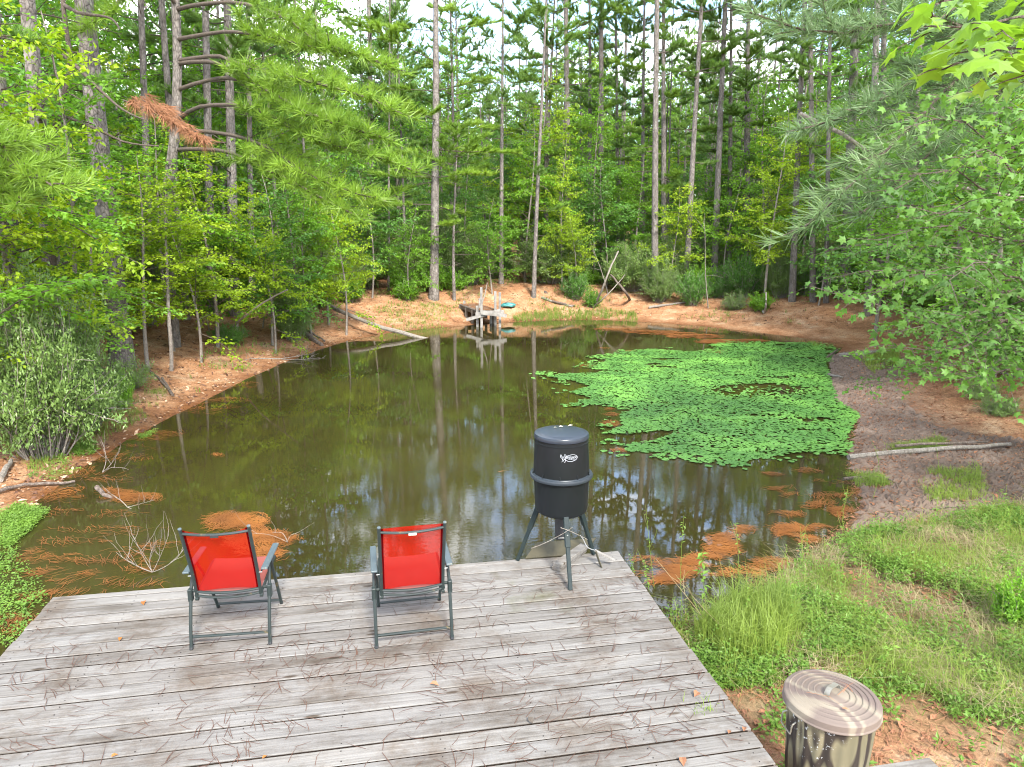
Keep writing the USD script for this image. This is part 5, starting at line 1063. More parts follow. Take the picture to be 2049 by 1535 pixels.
for a in (-83, 39, 160):
    a = math.radians(a); d = np.array([math.cos(a), math.sin(a), 0]); top, foot_ = d * .205 + [0, 0, .60], d * .425; mid = top + (foot_ - top) * .38
    lg = part(fd, 'leg', bar(mid, foot_, .034, .034, d, .004), leg_look); part(lg, 'sleeve', bar(top, top + (foot_ - top) * .44, .046, .046, d, .004), leg_look)
    c = trimesh.creation.icosphere(1, .007); c.apply_translation(top + (foot_ - top) * .26 + np.array([math.sin(a), -math.cos(a), 0]) * .0 + d * .028); part(lg, 'bolt', c, silver)
# emblem printed on the barrel
def wrap(mesh, ac, zc, r=.2445, slope=-0.05):
    V = np.array(mesh.vertices); a = ac + V[:, 0] / r; rr = r + .0008 + V[:, 2] + (V[:, 1]) * slope
    return np.stack([rr * np.cos(a), rr * np.sin(a), zc + V[:, 1]], 1), np.array(mesh.faces)
def flat(poly, d=.0008): 
    g = [poly] if poly.geom_type == 'Polygon' else list(poly.geoms)
    ms = [trimesh.creation.extrude_polygon(x.segmentize(0.01), d, engine='earcut') for x in g]; return trimesh.util.concatenate(ms)
ac = math.radians(-94.5 + 13); zc = aty(1136, 918, 5.70)[2] - DECK
from shapely import affinity
ell = affinity.scale(Point(0, 0).buffer(1, 40), .058, .030); ring = affinity.translate(affinity.rotate(ell.difference(affinity.scale(Point(0, 0).buffer(1, 40), .0540, .0268)), 3), .034, -.002)
part(fd, 'emblem', wrap(flat(ring), ac, zc), white_print)
def lettering(txt, h, x, y, sk):
    m = meshkit.text_mesh(txt, h, .0008, bold=False); m = m.subdivide_to_size(.012) if hasattr(m, 'subdivide_to_size') else m; V = np.array(m.vertices); V[:, 0] += V[:, 1] * sk; wdt = V[:, 0].max() - V[:, 0].min(); V[:, 0] += x - V[:, 0].min() - wdt / 2; V[:, 1] += y; m.vertices = V; return m, wdt
m_, w1 = lettering('Wildgame', .0215, .036, -.006, .28); sx = .094 / w1; V = np.array(m_.vertices); V[:, 0] = .036 + (V[:, 0] - .036) * sx; m_.vertices = V
part(fd, 'lettering', wrap(m_, ac, zc), white_print)
m_, w1 = lettering('INNOVATIONS', .0062, .036, -.0165, .15); part(fd, 'lettering', wrap(m_, ac, zc), white_print)
an = [LineString(l).buffer(.0012) for l in ([(-.040, -.012), (-.046, -.004), (-.058, .006), (-.063, .020), (-.058, .031)], [(-.058, .006), (-.052, .018), (-.051, .030)], [(-.062, .016), (-.056, .022)], [(-.028, -.010), (-.020, -.002), (-.012, .010), (-.013, .024), (-.020, .032)], [(-.018, .000), (-.026, .012), (-.029, .034)], [(-.013, .012), (-.018, .018)],
     [(-.048, -.002), (-.040, .016), (-.032, .002), (-.030, -.010), (-.038, -.020), (-.046, -.008), (-.048, -.002)], [(-.040, -.020), (-.050, -.034)], [(-.036, -.020), (-.030, -.028)], [(-.028, -.010), (-.016, -.022), (-.020, -.032), (-.030, -.040)])]
part(fd, 'emblem', wrap(flat(shapely.union_all(an)), ac, zc), white_print)
pts = aty(1125, 1033, 5.75); 
log('thin twigs hanging across the feeder motor box', [np.array([.17, 5.72, 1.0]), np.array([.33, 5.66, 1.10]), np.array([.52, 5.62, 1.24])], 0.0035, dead_wood, 'twig', 'twig')
log('crossing twig caught behind the front feeder leg', [np.array([.42, 5.66, 1.22]), np.array([.56, 5.66, 1.16]), np.array([.66, 5.68, 1.1])], 0.003, dead_wood, 'twig', 'twig')
for k, (x, y) in enumerate([(-.03, .11), (.05, .13), (-.08, .09)]):
    v, f = leaves(rg, np.array([[0.45 + x, 5.95 + y, DECK + 1.312]]), np.array([[1, .2, 0]]), np.array([[0, 0, 1]]), .05); single('fallen_leaf', (v, f), leaf_litter, ['pale dead leaf at the middle of the barrel lid', 'pale dead leaf at the right of the barrel lid top', 'pale dead leaf at the left of the barrel lid top'][k], 'leaf')

# things under the feeder
tan_panel = plain('tan_sheet', (0.062, 0.055, 0.033), 0.5, spec=0.2, c2=(0.048, 0.042, 0.025), sc=5)
A_, B_ = at(1051, 1117, DECK + .02), at(1160, 1109, DECK + .02); ex = unit(B_ - A_); nn_ = np.array([-ex[1], ex[0], 0])
A2, B2 = aty(1074, 1085, A_[1] + .20), aty(1193, 1077, B_[1] + .22); th_ = unit(np.cross(B_ - A_, A2 - A_)) * .012
corner = [A_, B_, B2, A2]; pv_ = np.array(corner + [c - th_ for c in corner]); pf_ = np.array([[0, 1, 2], [0, 2, 3], [4, 6, 5], [4, 7, 6], [0, 5, 1], [0, 4, 5], [1, 6, 2], [1, 5, 6], [2, 7, 3], [2, 6, 7], [3, 4, 0], [3, 7, 4]])
pn = thing('tan_panel', 'flat tan panel propped up under the feeder', 'panel'); part(pn, 'sheet', (pv_, pf_), tan_panel)
wd_o = at(1118, 1140, DECK); wb = thing('timber_offcut', 'two short weathered boards stacked under the feeder', 'timber')
e0, e1 = at(1112, 1139, DECK + .02), at(1150, 1111, DECK + .02); e1 = e0 + unit(e1 - e0) * .5; sd_ = unit(np.cross(e1 - e0, [0, 0, 1]))
part(wb, 'board', bar(e0 + [0, 0, .002], e1 + [0, 0, .002], .09, .036, bev=.003), wood_look); part(wb, 'board', bar(e0 + sd_ * .012 + [0, 0, .040], e1 + sd_ * .02 + [0, 0, .040], .088, .036, bev=.003), wood_look)
bk_ = thing('metal_bracket', 'bent tan metal bracket standing on the deck beside the right feeder leg', 'bracket'); q0 = at(1203, 1135, DECK)
part(bk_, 'strap', bar(q0 + [0, 0, .0], q0 + [-.055, .03, .155], .055, .006, (1, .2, 0)), tan_panel); part(bk_, 'arm', bar(q0 + [-.06, .03, .155], q0 + [.12, .0, .07], .035, .008), old_board)
part(bk_, 'wire', tube(smooth_path([q0 + [-.06, .03, .155], q0 + [-.12, .05, .17], q0 + [-.17, .08, .25], q0 + [-.19, .1, .27]], 10), .004, 6), plain('grey_wire', (0.2, 0.2, 0.2), 0.5))

# ------------------------------------------------------------------ painted trash can and the wooden step behind it
camo = lambda name, base, base2, dark, chips: mat(name, {'tc': ('texture_coordinate', {}), 'mp': ('mapping', {'scale': (6.0, 6.0, 1.5) if chips else (3.4, 1.3, 2.0)}), 'n1': ('noise_texture', {'scale': 1.1, 'detail': 1.0, 'distortion': 0.15}), 'n2': ('noise_texture', {'scale': 2.5, 'detail': 4.0}), 'n3': ('noise_texture', {'scale': 45.0, 'detail': 3.0, 'roughness': 0.7}), 'n4': ('noise_texture', {'scale': 3.0, 'detail': 2.0}),
    'rb': ramp((0.38, base2), (0.62, base)), 'rd': ramp((0.36, (0.7, 0.7, 0.7)), (0.39, (0, 0, 0)), (0.42, (0, 0, 0)), (0.455, (0.93, 0.93, 0.93)), (0.52, (0.93, 0.93, 0.93)), (0.56, (0, 0, 0)), (0.62, (0, 0, 0)), (0.65, (0.85, 0.85, 0.85))), 'rc': ramp((0.615, (0, 0, 0)), (0.64, (1, 1, 1))), 'rk': ramp((0.5, (0, 0, 0)), (0.56, (chips,) * 3)), 'mc': ('math', {'math_type': 'multiply'}),
    'm1': ('mix_color', {'b': dark}), 'm2': ('mix_color', {'b': (0.33, 0.34, 0.34)}), 'p': ('principled_bsdf', {'roughness': 0.7, 'specular_ior_level': 0.2})},
    [('tc.object', 'mp.vector'), ('mp.vector', 'n1.vector'), ('tc.object', 'n2.vector'), ('tc.object', 'n3.vector'), ('tc.object', 'n4.vector'), ('n2.fac', 'rb.fac'), ('n1.fac', 'rd.fac'), ('n3.fac', 'rc.fac'), ('n4.fac', 'rk.fac'), ('rc.color', 'mc.value1'), ('rk.color', 'mc.value2'), ('rb.color', 'm1.a'), ('rd.color', 'm1.fac'), ('m1.result', 'm2.a'), ('mc.value', 'm2.fac'), ('m2.result', 'p.base_color')], 'p.BSDF')
can_look, can_lid = camo('camo_can', (0.165, 0.143, 0.092), (0.11, 0.10, 0.063), (0.02, 0.015, 0.014), 1.0), camo('camo_lid', (0.19, 0.163, 0.125), (0.155, 0.13, 0.10), (0.105, 0.08, 0.07), 0.0)
cc = CAM + ray(1665, 1392) * 4.22; can_z = cc[2] - .70; CANX, CANY = cc[0], cc[1]
tc_ = thing('trash_can', 'camouflage painted metal trash can with its lid on, beside the deck', 'trash can', matrix((CANX, CANY, can_z), .6))
nsec, prof = 144, [(0.0, .02), (.205, .02), (.21, .03), (.212, .06), (.216, .10), (.222, .14), (.245, .56), (.248, .60), (.254, .64), (.257, .648), (.259, .66)]
ang = np.arange(nsec) / nsec * 2 * np.pi; V = []
for (r, z) in prof:
    flute = .0045 * np.sign(np.cos(ang * 22)) * np.abs(np.cos(ang * 22)) ** .6 * (1 if .13 < z < .57 else 0)
    V.append(np.stack([(r + flute) * np.cos(ang), (r + flute) * np.sin(ang), np.full(nsec, z)], 1))
V = np.vstack(V); i, j = np.meshgrid(np.arange(len(prof) - 1), np.arange(nsec), indexing='ij'); F = np.stack([i * nsec + j, i * nsec + (j + 1) % nsec, (i + 1) * nsec + (j + 1) % nsec, (i + 1) * nsec + j], -1).reshape(-1, 4)
part(tc_, 'body', (V, F), can_look, smooth=50)
rings = [(.272, .640), (.277, .641), (.279, .646), (.277, .651), (.274, .655), (.2735, .690), (.268, .697), (.262, .699)]
for r_ in (.235, .200, .165, .130, .095): rings += [(r_ + .016, .699 + (.262 - r_) * .10), (r_ + .008, .705 + (.262 - r_) * .10), (r_ + .001, .704 + (.262 - r_) * .10), (r_, .699 + (.262 - r_) * .10)]
rings += [(.07, .724), (0, .728)]
ld = part(tc_, 'lid', lathe(rings, 96), can_lid, smooth=35)
hd = smooth_path([(-.065, 0, .722), (-.055, 0, .75), (-.03, 0, .768), (.03, 0, .768), (.055, 0, .75), (.065, 0, .722)], 16); hv = []
steel = plain('dull_steel', (0.24, 0.23, 0.20), 0.42, 0.5, c2=(0.17, 0.155, 0.12), sc=12)
hs_, hf_ = [], []
for k in range(15): hs_.append(bar(hd[k], hd[k + 1] + (hd[k + 1] - hd[k]) * .05, .032, .004, (0, 1, 0) if False else (hd[k + 1] - hd[k])[[2, 1, 0]] * [-1, 0, 1]))
part(ld, 'handle', join(hs_), steel)
for s in (0.0, math.pi):
    a0 = s - .6 + math.radians(185); p0_ = lambda da, z, r=.266: np.array([r * math.cos(a0 + da), r * math.sin(a0 + da), z])
    part(tc_, 'side_handle', tube(smooth_path([p0_(-.22, .575, .25), p0_(-.22, .56, .275), p0_(-.2, .50, .28), p0_(.2, .50, .28), p0_(.22, .56, .275), p0_(.22, .575, .25)], 14), .005, 6), steel)
single('fallen_leaf', leaves(rg, np.array([[CANX - .02, CANY - .16, can_z + .735]]), np.array([[1, -.3, 0]]), np.array([[0, 0, 1]]), .07, jitter=.05), straw_brown, 'brown leaf on the lid of the trash can', 'leaf')
single('fallen_needles', straw(rs, np.array([[CANX - .08, CANY - .09, can_z + .734], [CANX + .08, CANY + .03, can_z + .745], [CANX + .11, CANY + .02, can_z + .747], [CANX + .06, CANY - .0, can_z + .746]]), np.array([-.75, 2.0, .7, .8]), .2, .004, tilt=0), straw_brown, 'few pine needles lying on the trash can lid', 'pine needles', kind='stuff')
st = thing('wooden_step', 'grey wooden step just behind the trash can at the bottom edge', 'step', matrix((CANX + .16, CANY - .22, 0), YAW))
for k in range(3): part(st, 'plank', plank_mesh(-.15, .50, -.30 + k * .143, -.30 + k * .143 + .138, can_z + .28, .036, rd, 6), wood_look, smooth=25)
for a in (-.1, .42): part(st, 'stringer', box(a, a + .04, -.28, .10, can_z - .1, can_z + .243), joist_look)

# ------------------------------------------------------------------ litter, grass and weeds
grass_look = leaf_look('grass_look', (0.10, 0.16, 0.03), (0.20, 0.27, 0.045), (0.38, 0.40, 0.10), 0.35, 0.55, 1.4)
grass_dry = leaf_look('grass_dry', (0.22, 0.17, 0.09), (0.36, 0.30, 0.17), (0.48, 0.42, 0.27), 0.2, 0.7, 1.4)
herb_look = leaf_look('herb_look', (0.06, 0.13, 0.02), (0.15, 0.26, 0.035), (0.32, 0.40, 0.07), 0.35, 0.5, 1.8)
r8 = np.random.default_rng(81)
straw_pale = leaf_look('straw_pale', (0.25, 0.15, 0.09), (0.42, 0.29, 0.19), (0.55, 0.43, 0.32), 0.1, 0.8, 2.0)
straw_dark = leaf_look('straw_dark', (0.06, 0.03, 0.02), (0.13, 0.065, 0.04), (0.24, 0.12, 0.06), 0.1, 0.8, 2.0)
def inside(px, z=0.2): return Polygon([tuple(at(u, v, z)[:2]) for u, v in px]).buffer(0)
def sample(poly, n, dens=None):
    x0, y0, x1, y1 = poly.bounds; out = np.zeros((0, 2))
    while len(out) < n:
        c = np.stack([r8.uniform(x0, x1, n * 3), r8.uniform(y0, y1, n * 3)], 1); k = shapely.contains_xy(poly, c[:, 0], c[:, 1])
        if dens is not None: k &= r8.random(len(c)) < dens(c)
        if not k.any(): break
        out = np.vstack([out, c[k]])
    return out[:n]
deck_poly = Polygon([deck2w(A0 - .02, 1), deck2w(A1 + .02, 1), deck2w(A1 + .02, B0 + .02), deck2w(A0 - .02, B0 + .02)])
can_disc = Point(CANX, CANY).buffer(.29); step_poly = Polygon([deck2w(*q) for q in [(0, 0)] * 3]) if False else Point(CANX + .3, CANY - .3).buffer(.33)
keepout = shapely.union_all([deck_poly, can_disc, step_poly])
def on_land(P, margin=0.0): return P[(sdist(P[:, 0], P[:, 1]) > margin) & ~shapely.contains_xy(keepout, P[:, 0], P[:, 1])]
def blades(P, h, w_, lean=0.35, n=1):
    P = np.repeat(P, n, 0) + r8.normal(size=(len(P) * n, 2)) * 0.03; N = len(P); z = np.maximum(height(P[:, 0], P[:, 1]), -0.02); a = r8.uniform(0, 6.28, N); L = h * r8.uniform(0.5, 1.2, N)
    b = np.column_stack([P, z]); side = np.stack([np.cos(a), np.sin(a), 0 * a], 1) * w_ / 2; ld_ = r8.normal(size=(N, 2)) * lean
    m = b + np.column_stack([ld_ * 0.35, np.ones(N)]) * L[:, None] * .55; t = b + np.column_stack([ld_ * 1.3, 0.85 - 0.3 * np.abs(ld_[:, 0])]) * L[:, None]
    V = np.stack([b - side, b + side, m - side * .8, m + side * .8, t], 1).reshape(-1, 3); o = np.arange(N)[:, None] * 5
    return V, np.concatenate([o + [0, 1, 3], o + [0, 3, 2], o + [2, 3, 4]], 0)
def herbs(P, h, ll, per=7, wide=0.55, kind='oval'):
    N = len(P); z = np.maximum(height(P[:, 0], P[:, 1]), 0.0); hh = h * r8.uniform(0.3, 1.2, N); Q = np.repeat(np.column_stack([P, z]), per, 0); H_ = np.repeat(hh, per) * r8.uniform(0.3, 1, N * per); a = r8.uniform(0, 6.28, N * per)
    d = np.stack([np.cos(a), np.sin(a), r8.uniform(-.2, .6, N * per)], 1); Q = Q + d * [.03, .03, 0] * r8.uniform(.3, 1.5, (N * per, 1)); Q[:, 2] += H_
    return leaves(r8, Q, d, np.tile([0, 0, 1.0], (N * per, 1)), ll, wide=wide, kind=kind, jitter=.35)
nz2 = lambda c, s, sd: meshkit.fbm(np.stack([c[:, 0] * s, c[:, 1] * s, c[:, 0] * 0], -1), 3, sd)
weedy = inside([(1262, 1140), (1300, 1190), (1400, 1220), (1500, 1180), (1610, 1095), (1700, 1050), (1790, 1040), (2080, 1000), (2300, 1080), (2300, 1500), (2060, 1420), (1830, 1350), (1580, 1330), (1450, 1345), (1385, 1300)])
P = on_land(sample(weedy, 9000, lambda c: np.clip((nz2(c, 1.9, 4) - .42) * 6, 0.03, 1)), 0.02)
single('grass', join([blades(P[:1800], 0.36, .0055, .6, 2), blades(P[1800:4200], 0.20, .006, .8, 3), blades(P[4200:7200], 0.11, .006, 1.0, 3)]), grass_look, 'yellow green grass growing thickly right of the deck', 'grass', kind='stuff')
tall_ = inside([(1390, 1250), (1470, 1190), (1560, 1180), (1600, 1250), (1560, 1300), (1450, 1310)])
P = on_land(sample(tall_, 700), 0.0); single('tall_grass', blades(P, .55, .007, .25, 3), grass_look, 'clump of taller bright grass at the water edge beside the deck', 'grass', kind='stuff')
P = on_land(sample(weedy, 4200, lambda c: np.clip((nz2(c, 2.0, 8) - .42) * 5, 0.02, 1)), 0.02); single('dry_grass', blades(P, .22, .005, 1.1, 2), grass_dry, 'dry tan grass stalks tangled through the green right of the deck', 'grass', kind='stuff')
P = on_land(sample(weedy, 6000, lambda c: np.clip((nz2(c, 1.7, 12) - .45) * 7, 0.03, 1)), 0.0); single('ground_cover', join([herbs(P[:3400], .20, .032, 9), herbs(P[3400:5200], .16, .055, 6), herbs(P[5200:], .28, .035, 12)]), herb_look, 'small leafy ground cover between the grass right of the deck', 'ground cover', kind='stuff')
bright = inside([(1345, 1290), (1400, 1280), (1520, 1300), (1560, 1325), (1500, 1345), (1425, 1350), (1385, 1325)]); P = on_land(sample(bright, 900), 0); single('ground_cover', herbs(P, .13, .03, 9), herb_look, 'bright low green patch hugging the deck side', 'ground cover', kind='stuff')
lower = inside([(1500, 1345), (1800, 1340), (2060, 1400), (2300, 1480), (2300, 1700), (1740, 1700), (1560, 1600)]); P = on_land(sample(lower, 1500, lambda c: np.clip((nz2(c, 2.5, 15) - .45) * 5, 0.02, 1)), 0); single('ground_cover', join([herbs(P[:700], .12, .045, 6), blades(P[700:], .14, .005, .7, 2)]), herb_look, 'sparse green weeds on the straw around the trash can', 'ground cover', kind='stuff')
# straw on the near banks
near_land = inside([(1240, 1100), (1700, 900), (1690, 720), (1900, 700), (2300, 720), (2600, 1600), (1450, 1600)]); P = on_land(sample(near_land, 24000, lambda c: np.clip((nz2(c, 1.1, 21) - .30) * 3, 0.1, 1)), -0.1)
single('fallen_pine_straw', straw(r8, np.column_stack([P, np.maximum(height(P[:, 0], P[:, 1]), 0) + .008 + .02 * r8.random(len(P))]), r8.uniform(0, 6.3, len(P)), .17, .005, tilt=.12), straw_brown, 'brown fallen pine straw strewn over the right bank', 'pine straw', kind='stuff')
left_land = inside([(-200, 1100), (60, 1010), (170, 920), (350, 815), (640, 690), (900, 640), (1250, 628), (1700, 660), (1700, 580), (1200, 560), (700, 590), (300, 680), (-200, 760)]); P = on_land(sample(left_land, 15000, lambda c: np.clip(9 / (c[:, 1] + 1), 0.1, 1)), 0.0)
single('fallen_pine_straw', straw(r8, np.column_stack([P, height(P[:, 0], P[:, 1]) + .008 + .02 * r8.random(len(P))]), r8.uniform(0, 6.3, len(P)), .19, .008, tilt=.12), straw_orange, 'orange brown fallen pine straw covering the left and far banks', 'pine straw', kind='stuff')
P = on_land(sample(left_land, 15000, lambda c: np.clip(12 / (c[:, 1] + 1), 0.1, 1)), 0.0); h_ = len(P) // 2
flk = lambda P, s: leaves(r8, np.column_stack([P, height(P[:, 0], P[:, 1]) + .015]), np.column_stack([r8.normal(size=(len(P), 2)), np.zeros(len(P))]), np.tile([0, 0, 1.0], (len(P), 1)), s, jitter=.35)
single('leaf_litter', flk(P[:h_], .10), straw_pale, 'pale dead leaves scattered over the left and far banks', 'leaves', kind='stuff'); single('leaf_litter', flk(P[h_:], .11), straw_dark, 'dark dead leaves scattered over the left and far banks', 'leaves', kind='stuff')
bank = inside([(0, 960), (170, 890), (350, 790), (560, 700), (700, 655), (900, 635), (1250, 625), (1600, 650), (1640, 620), (1250, 595), (900, 600), (640, 640), (380, 720), (200, 800), (0, 880)], .25)
P = on_land(sample(bank, 1500, lambda c: np.clip((nz2(c, .8, 51) - .5) * 9, 0.02, 1)), 0.1); single('seedlings', join([herbs(P[:800], .22, .07, 7), blades(P[800:], .24, .012, .5, 4)]), herb_look, 'green seedlings and grass tufts dotted over the left and far banks', 'seedlings', kind='stuff')
# mud clods and leaves on the right shore
clod = inside(  [(1662, 705), (1720, 700), (1790, 735), (1800, 800), (1880, 860), (2049, 890), (2049, 1010), (1780, 1040), (1700, 1060), (1730, 1000), (1700, 900), (1720, 840), (1670, 800)], .1)
P = on_land(sample(clod, 9000), -0.05); zc_ = np.maximum(height(P[:, 0], P[:, 1]), 0); tet = np.array([[1, 0, -.3], [-.5, .87, -.3], [-.5, -.87, -.3], [0, 0, .8]]); sc_ = r8.uniform(.012, .085, len(P)) ** 1.0; ca = r8.uniform(0, 6.28, len(P)); R_ = np.stack([np.stack([np.cos(ca), -np.sin(ca), 0 * ca], 1), np.stack([np.sin(ca), np.cos(ca), 0 * ca], 1), np.stack([0 * ca, 0 * ca, 0 * ca + 1], 1)], 1)
Vc = np.einsum('nij,kj->nki', R_, tet) * sc_[:, None, None] * np.stack([r8.uniform(.6, 2.2, len(P)), r8.uniform(.6, 1.2, len(P)), r8.uniform(.5, 1.1, len(P))], 1)[:, None] + np.column_stack([P, zc_])[:, None]
mud_look = leaf_look('mud_clods', (0.04, 0.028, 0.021), (0.12, 0.086, 0.066), (0.28, 0.215, 0.165), 0.0, 0.8, 1.5)
single('mud_clods', (Vc.reshape(-1, 3), (np.arange(len(P))[:, None, None] * 4 + np.array([[0, 1, 3], [1, 2, 3], [2, 0, 3], [0, 2, 1]])[None]).reshape(-1, 3)), mud_look, 'churned grey brown mud clods along the right shore', 'mud', kind='stuff')
P = on_land(sample(near_land, 12000), -0.05); single('leaf_litter', leaves(r8, np.column_stack([P, height(P[:, 0], P[:, 1]) + .012]), np.column_stack([r8.normal(size=(len(P), 2)), np.zeros(len(P))]), np.tile([0, 0, 1.0], (len(P), 1)), .07, jitter=.25), straw_brown, 'dead leaves scattered over the right bank', 'leaves', kind='stuff')
# green patches on the banks
for lab, px, n, h in (('bright green herb patch at the left shore beside the dark branch', [(0, 1020), (40, 1000), (100, 1010), (115, 1040), (60, 1075), (0, 1080)], 1500, .10), ('small bright green patch on the left bank straw', [(140, 895), (165, 878), (190, 880), (188, 898), (150, 905)], 260, .06), ('low green patch at the lower left bank', [(60, 920), (110, 905), (160, 925), (110, 950), (60, 945)], 160, .05), ('tiny green patch by the left shoreline', [(275, 860), (310, 850), (312, 860), (285, 870)], 120, .05)):
    P = sample(inside(px, .12), n); P = P[sdist(P[:, 0], P[:, 1]) > -.25]; single('ground_cover', herbs(P, h, .03, 8), herb_look, lab, 'ground cover', kind='stuff')
P = sample(inside([(-60, 1080), (30, 1100), (70, 1160), (90, 1200), (60, 1260), (-10, 1310), (-80, 1300)], 0), 420, lambda c: np.clip((nz2(c, 2.2, 31) - .42) * 6, 0, 1)); single('water_weeds', herbs(P, .07, .035, 7), herb_look, 'pale green water weeds floating left of the deck', 'water weeds', kind='stuff')
for lab, px, n, h in (('bright yellow green grass strip on the far bank right of the jetty', [(1025, 632), (1060, 628), (1170, 622), (1275, 628), (1275, 636), (1150, 636), (1040, 640)], 900, .28), ('faint green grass on the far bank left of the jetty', [(740, 640), (850, 625), (915, 632), (910, 645), (800, 655)], 420, .16), ('green fringe at the far right end of the pond', [(1340, 655), (1420, 655), (1560, 672), (1640, 674), (1640, 682), (1540, 680), (1400, 666)], 900, .12), ('fresh grass patch on the mud beyond the pad field', [(1725, 715), (1790, 700), (1800, 735), (1750, 745)], 500, .22), ('grass tufts on the right bank below the long log', [(1690, 925), (1760, 930), (1780, 950), (1720, 952)], 260, .14), ('green grass tufts in the middle of the right bank', [(1830, 930), (1960, 925), (1975, 985), (1860, 990)], 420, .15), ('green grass tufts on the right bank above the long log', [(1730, 880), (1890, 865), (1900, 890), (1740, 895)], 420, .12), ('thin grass along the left bank slope', [(0, 880), (120, 850), (260, 800), (330, 770), (330, 800), (200, 870), (60, 930)], 600, .16)):
    P = on_land(sample(inside(px, .2), n, lambda c: np.clip((nz2(c, 1.6, 33) - .36) * 5, 0.03, 1)), -.9 if 'fringe' in lab else -.12); single('grass', blades(P, h, .012 if px[0][1] < 760 else .007, .45, 4), grass_look, lab, 'grass', kind='stuff')

# tall weeds beside the deck, each a plant of its own
def weed(label, u, v, us, vs, n, ll, look=herb_look, r=.0035, dry=False):
    x, y, z = ground_at(u, v); z = max(z, -0.05); t = thing('tall_weed', label, 'weed'); top = aty(us, vs, y + r8.uniform(-.05, .05)); base = np.array([x, y, z - .03])
    p = smooth_path([base, base * .5 + top * .5 + r8.normal(size=3) * .03, top], 10); part(t, 'stem', tube(p, np.linspace(r, r * .4, 10), 5), grass_dry if dry else grass_look)
    for q in range(4): a, b = along(p, np.array([r8.uniform(.35, .9)])); part(t, 'twig', tube(limb(r8, a[0], b[0] + r8.normal(size=3) * .6, r8.uniform(.08, .25), .2, .1, 4), np.linspace(r * .6, r * .3, 4), 4), grass_dry if dry else grass_look)
    if n:
        s = r8.uniform(.2, 1, n); a, b = along(p, s); d = r8.normal(size=(n, 3)) * [1, 1, .3]; part(t, 'leaves', leaves(r8, a, d, np.tile([0, 0, 1.0], (n, 1)), ll, wide=.4), look)
for a in [('broad leaved green weed standing in front of the straw rafts', 1425, 1262, 1405, 1095, 26, .09), ('tall green stalk rising in front of the sky reflection by the deck', 1370, 1265, 1368, 1032, 16, .04), ('tall thin weed with a seed head between the deck and the straw raft', 1470, 1275, 1472, 1045, 18, .04), ('slim stalk leaning left at the deck corner', 1310, 1180, 1292, 1010, 14, .035), ('curved yellow stalk arching over the weeds', 1540, 1260, 1575, 1090, 8, .03),
          ('leafy weed hugging the deck corner', 1275, 1150, 1262, 1110, 26, .04), ('bushy weed beside the deck edge', 1300, 1185, 1290, 1120, 30, .045), ('leafy weed at the water edge behind the tall grass', 1560, 1225, 1555, 1120, 22, .05), ('pale green weed behind the trash can lid', 1760, 1360, 1790, 1290, 30, .06), ('green sapling weed on the right bank below the log', 1745, 1000, 1743, 880, 12, .04), ('thin bare stem rising on the right bank', 1885, 985, 1870, 860, 6, .03)]: weed(*a)
for a in [('dry pale stalk slanting across the deck side weeds', 1450, 1290, 1312, 1118, 0, .03), ('second dry stalk slanting toward the water', 1500, 1300, 1352, 1150, 0, .03), ('dead dark weed standing beside the deck', 1412, 1285, 1416, 1225, 8, .03)]: weed(*a, look=straw_brown, dry=True)

for k in range(26):
    u, v = r8.uniform(1430, 2040), r8.uniform(1075, 1310)
    if v < 1250 - (u - 1430) * .75: continue
    x, y, z = ground_at(u, v); hgt = r8.uniform(.3, .7); du = PF * hgt / y
    weed('wispy green weed standing up from the grass right of the deck, one of several alike', u, v, u + r8.uniform(-30, 30), v - du, 22, .045); stage.GetPrimAtPath('/World/tall_weed_%03d' % (_used[('/World', 'tall_weed')] - 1)).SetCustomDataByKey('group', 'wispy weeds in the grass right of the deck')
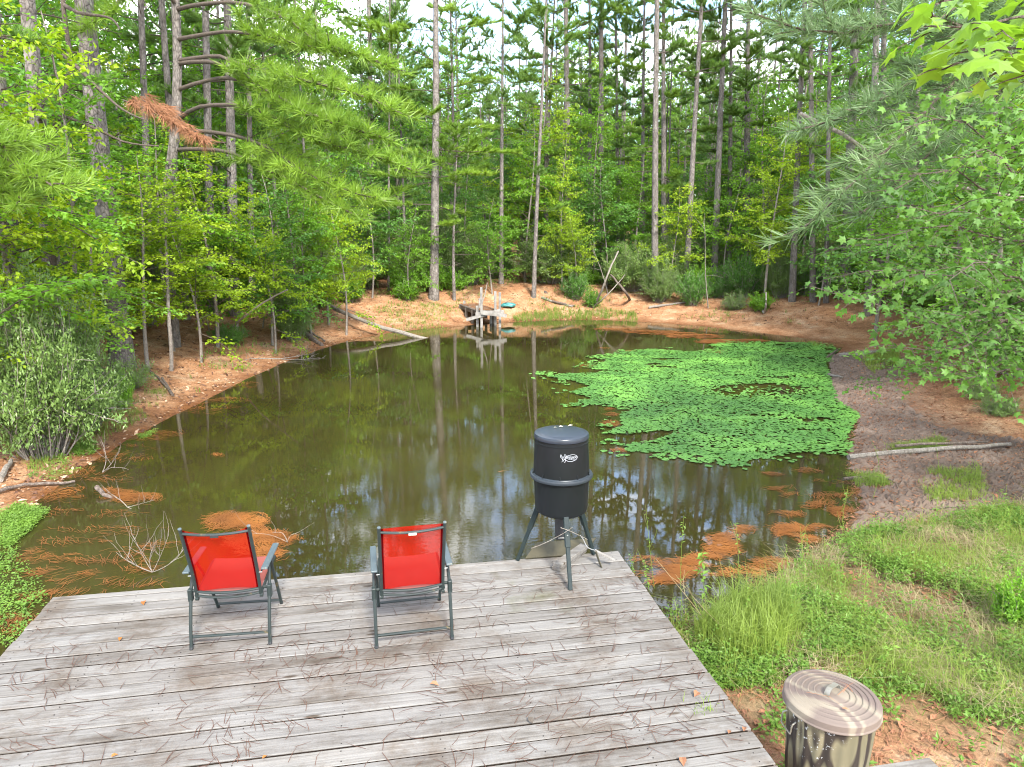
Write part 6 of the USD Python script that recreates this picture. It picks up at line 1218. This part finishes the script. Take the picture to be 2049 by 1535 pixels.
# needles and leaves on the deck
straw_deck = leaf_look('straw_deck', (0.035, 0.016, 0.010), (0.085, 0.038, 0.022), (0.16, 0.075, 0.036), 0.05, 0.8, 3.0)
N_ = 1600; ca, cb = r8.uniform(A0 + .1, A1 - .1, 170), r8.uniform(2.3, 5.7, 170); k = r8.integers(0, 170, N_); a_ = np.clip(ca[k] + r8.normal(size=N_) * .22, A0 + .06, A1 - .06); b_ = np.clip(cb[k] + r8.normal(size=N_) * .10, 1.8, B0 - .06)
Pw = np.stack([cy * a_ - sy * b_, sy * a_ + cy * b_, np.full(N_, DECK + .0075) + .004 * r8.random(N_)], 1); base_a = r8.uniform(0, 3.14, 170)
single('fallen_needles', straw(r8, Pw, base_a[k] + r8.normal(size=N_) * .5, .16, .0034, bend=.08, tilt=0.0), straw_deck, 'brown pine needles scattered over the deck boards', 'pine needles', kind='stuff')
for lab, u, v, s, m in [('curled brown leaf near the right deck edge', 1398, 1385, .07, straw_brown), ('small orange leaf on the boards near the left chair', 288, 1203, .07, straw_orange), ('orange leaf on the boards below the left chair', 242, 1275, .06, straw_orange), ('brown leaf by the deck edge above the trash can', 1490, 1455, .05, straw_brown), ('brown leaf lying in the straw clump at the lower left of the deck', 222, 1515, .06, straw_orange), ('dark leaf at the bottom middle of the deck', 860, 1368, .06, straw_brown), ('dark curled leaf near the middle of the deck', 1066, 1448, .05, dark_board), ('tan leaf at the bottom of the deck', 525, 1518, .05, straw_orange), ('small brown leaf on the lower right boards', 1365, 1515, .06, straw_brown), ('tiny leaf on the right boards below the feeder', 1458, 1468, .035, straw_brown)]:
    p = at(u, v, DECK + .012); single('fallen_leaf', leaves(r8, p[None], r8.normal(size=(1, 3)) * [1, 1, 0], np.array([[0, 0, 1.0]]), s, wide=.7, fold=.5, kind='oval6', jitter=.1), m, lab, 'leaf')
for k, (u, v) in enumerate(((1415, 1413), (1405, 1417))):
    t = at(u, v, DECK + .004); x_ = blades(np.tile(t[None, :2], (14, 1)) + r8.normal(size=(14, 2)) * .03, .06, .006, .6); x_[0][:, 2] += DECK - height(x_[0][:, 0], x_[0][:, 1]) if False else 0
    V_, F_ = x_; V_ = V_ - [0, 0, V_[:, 2].min()] + [0, 0, DECK - .01]; single('grass_sprig', (V_, F_), grass_look, ['green sprig growing up between two deck boards near the right edge', 'second green sprig beside it in the same board gap'][k], 'grass')
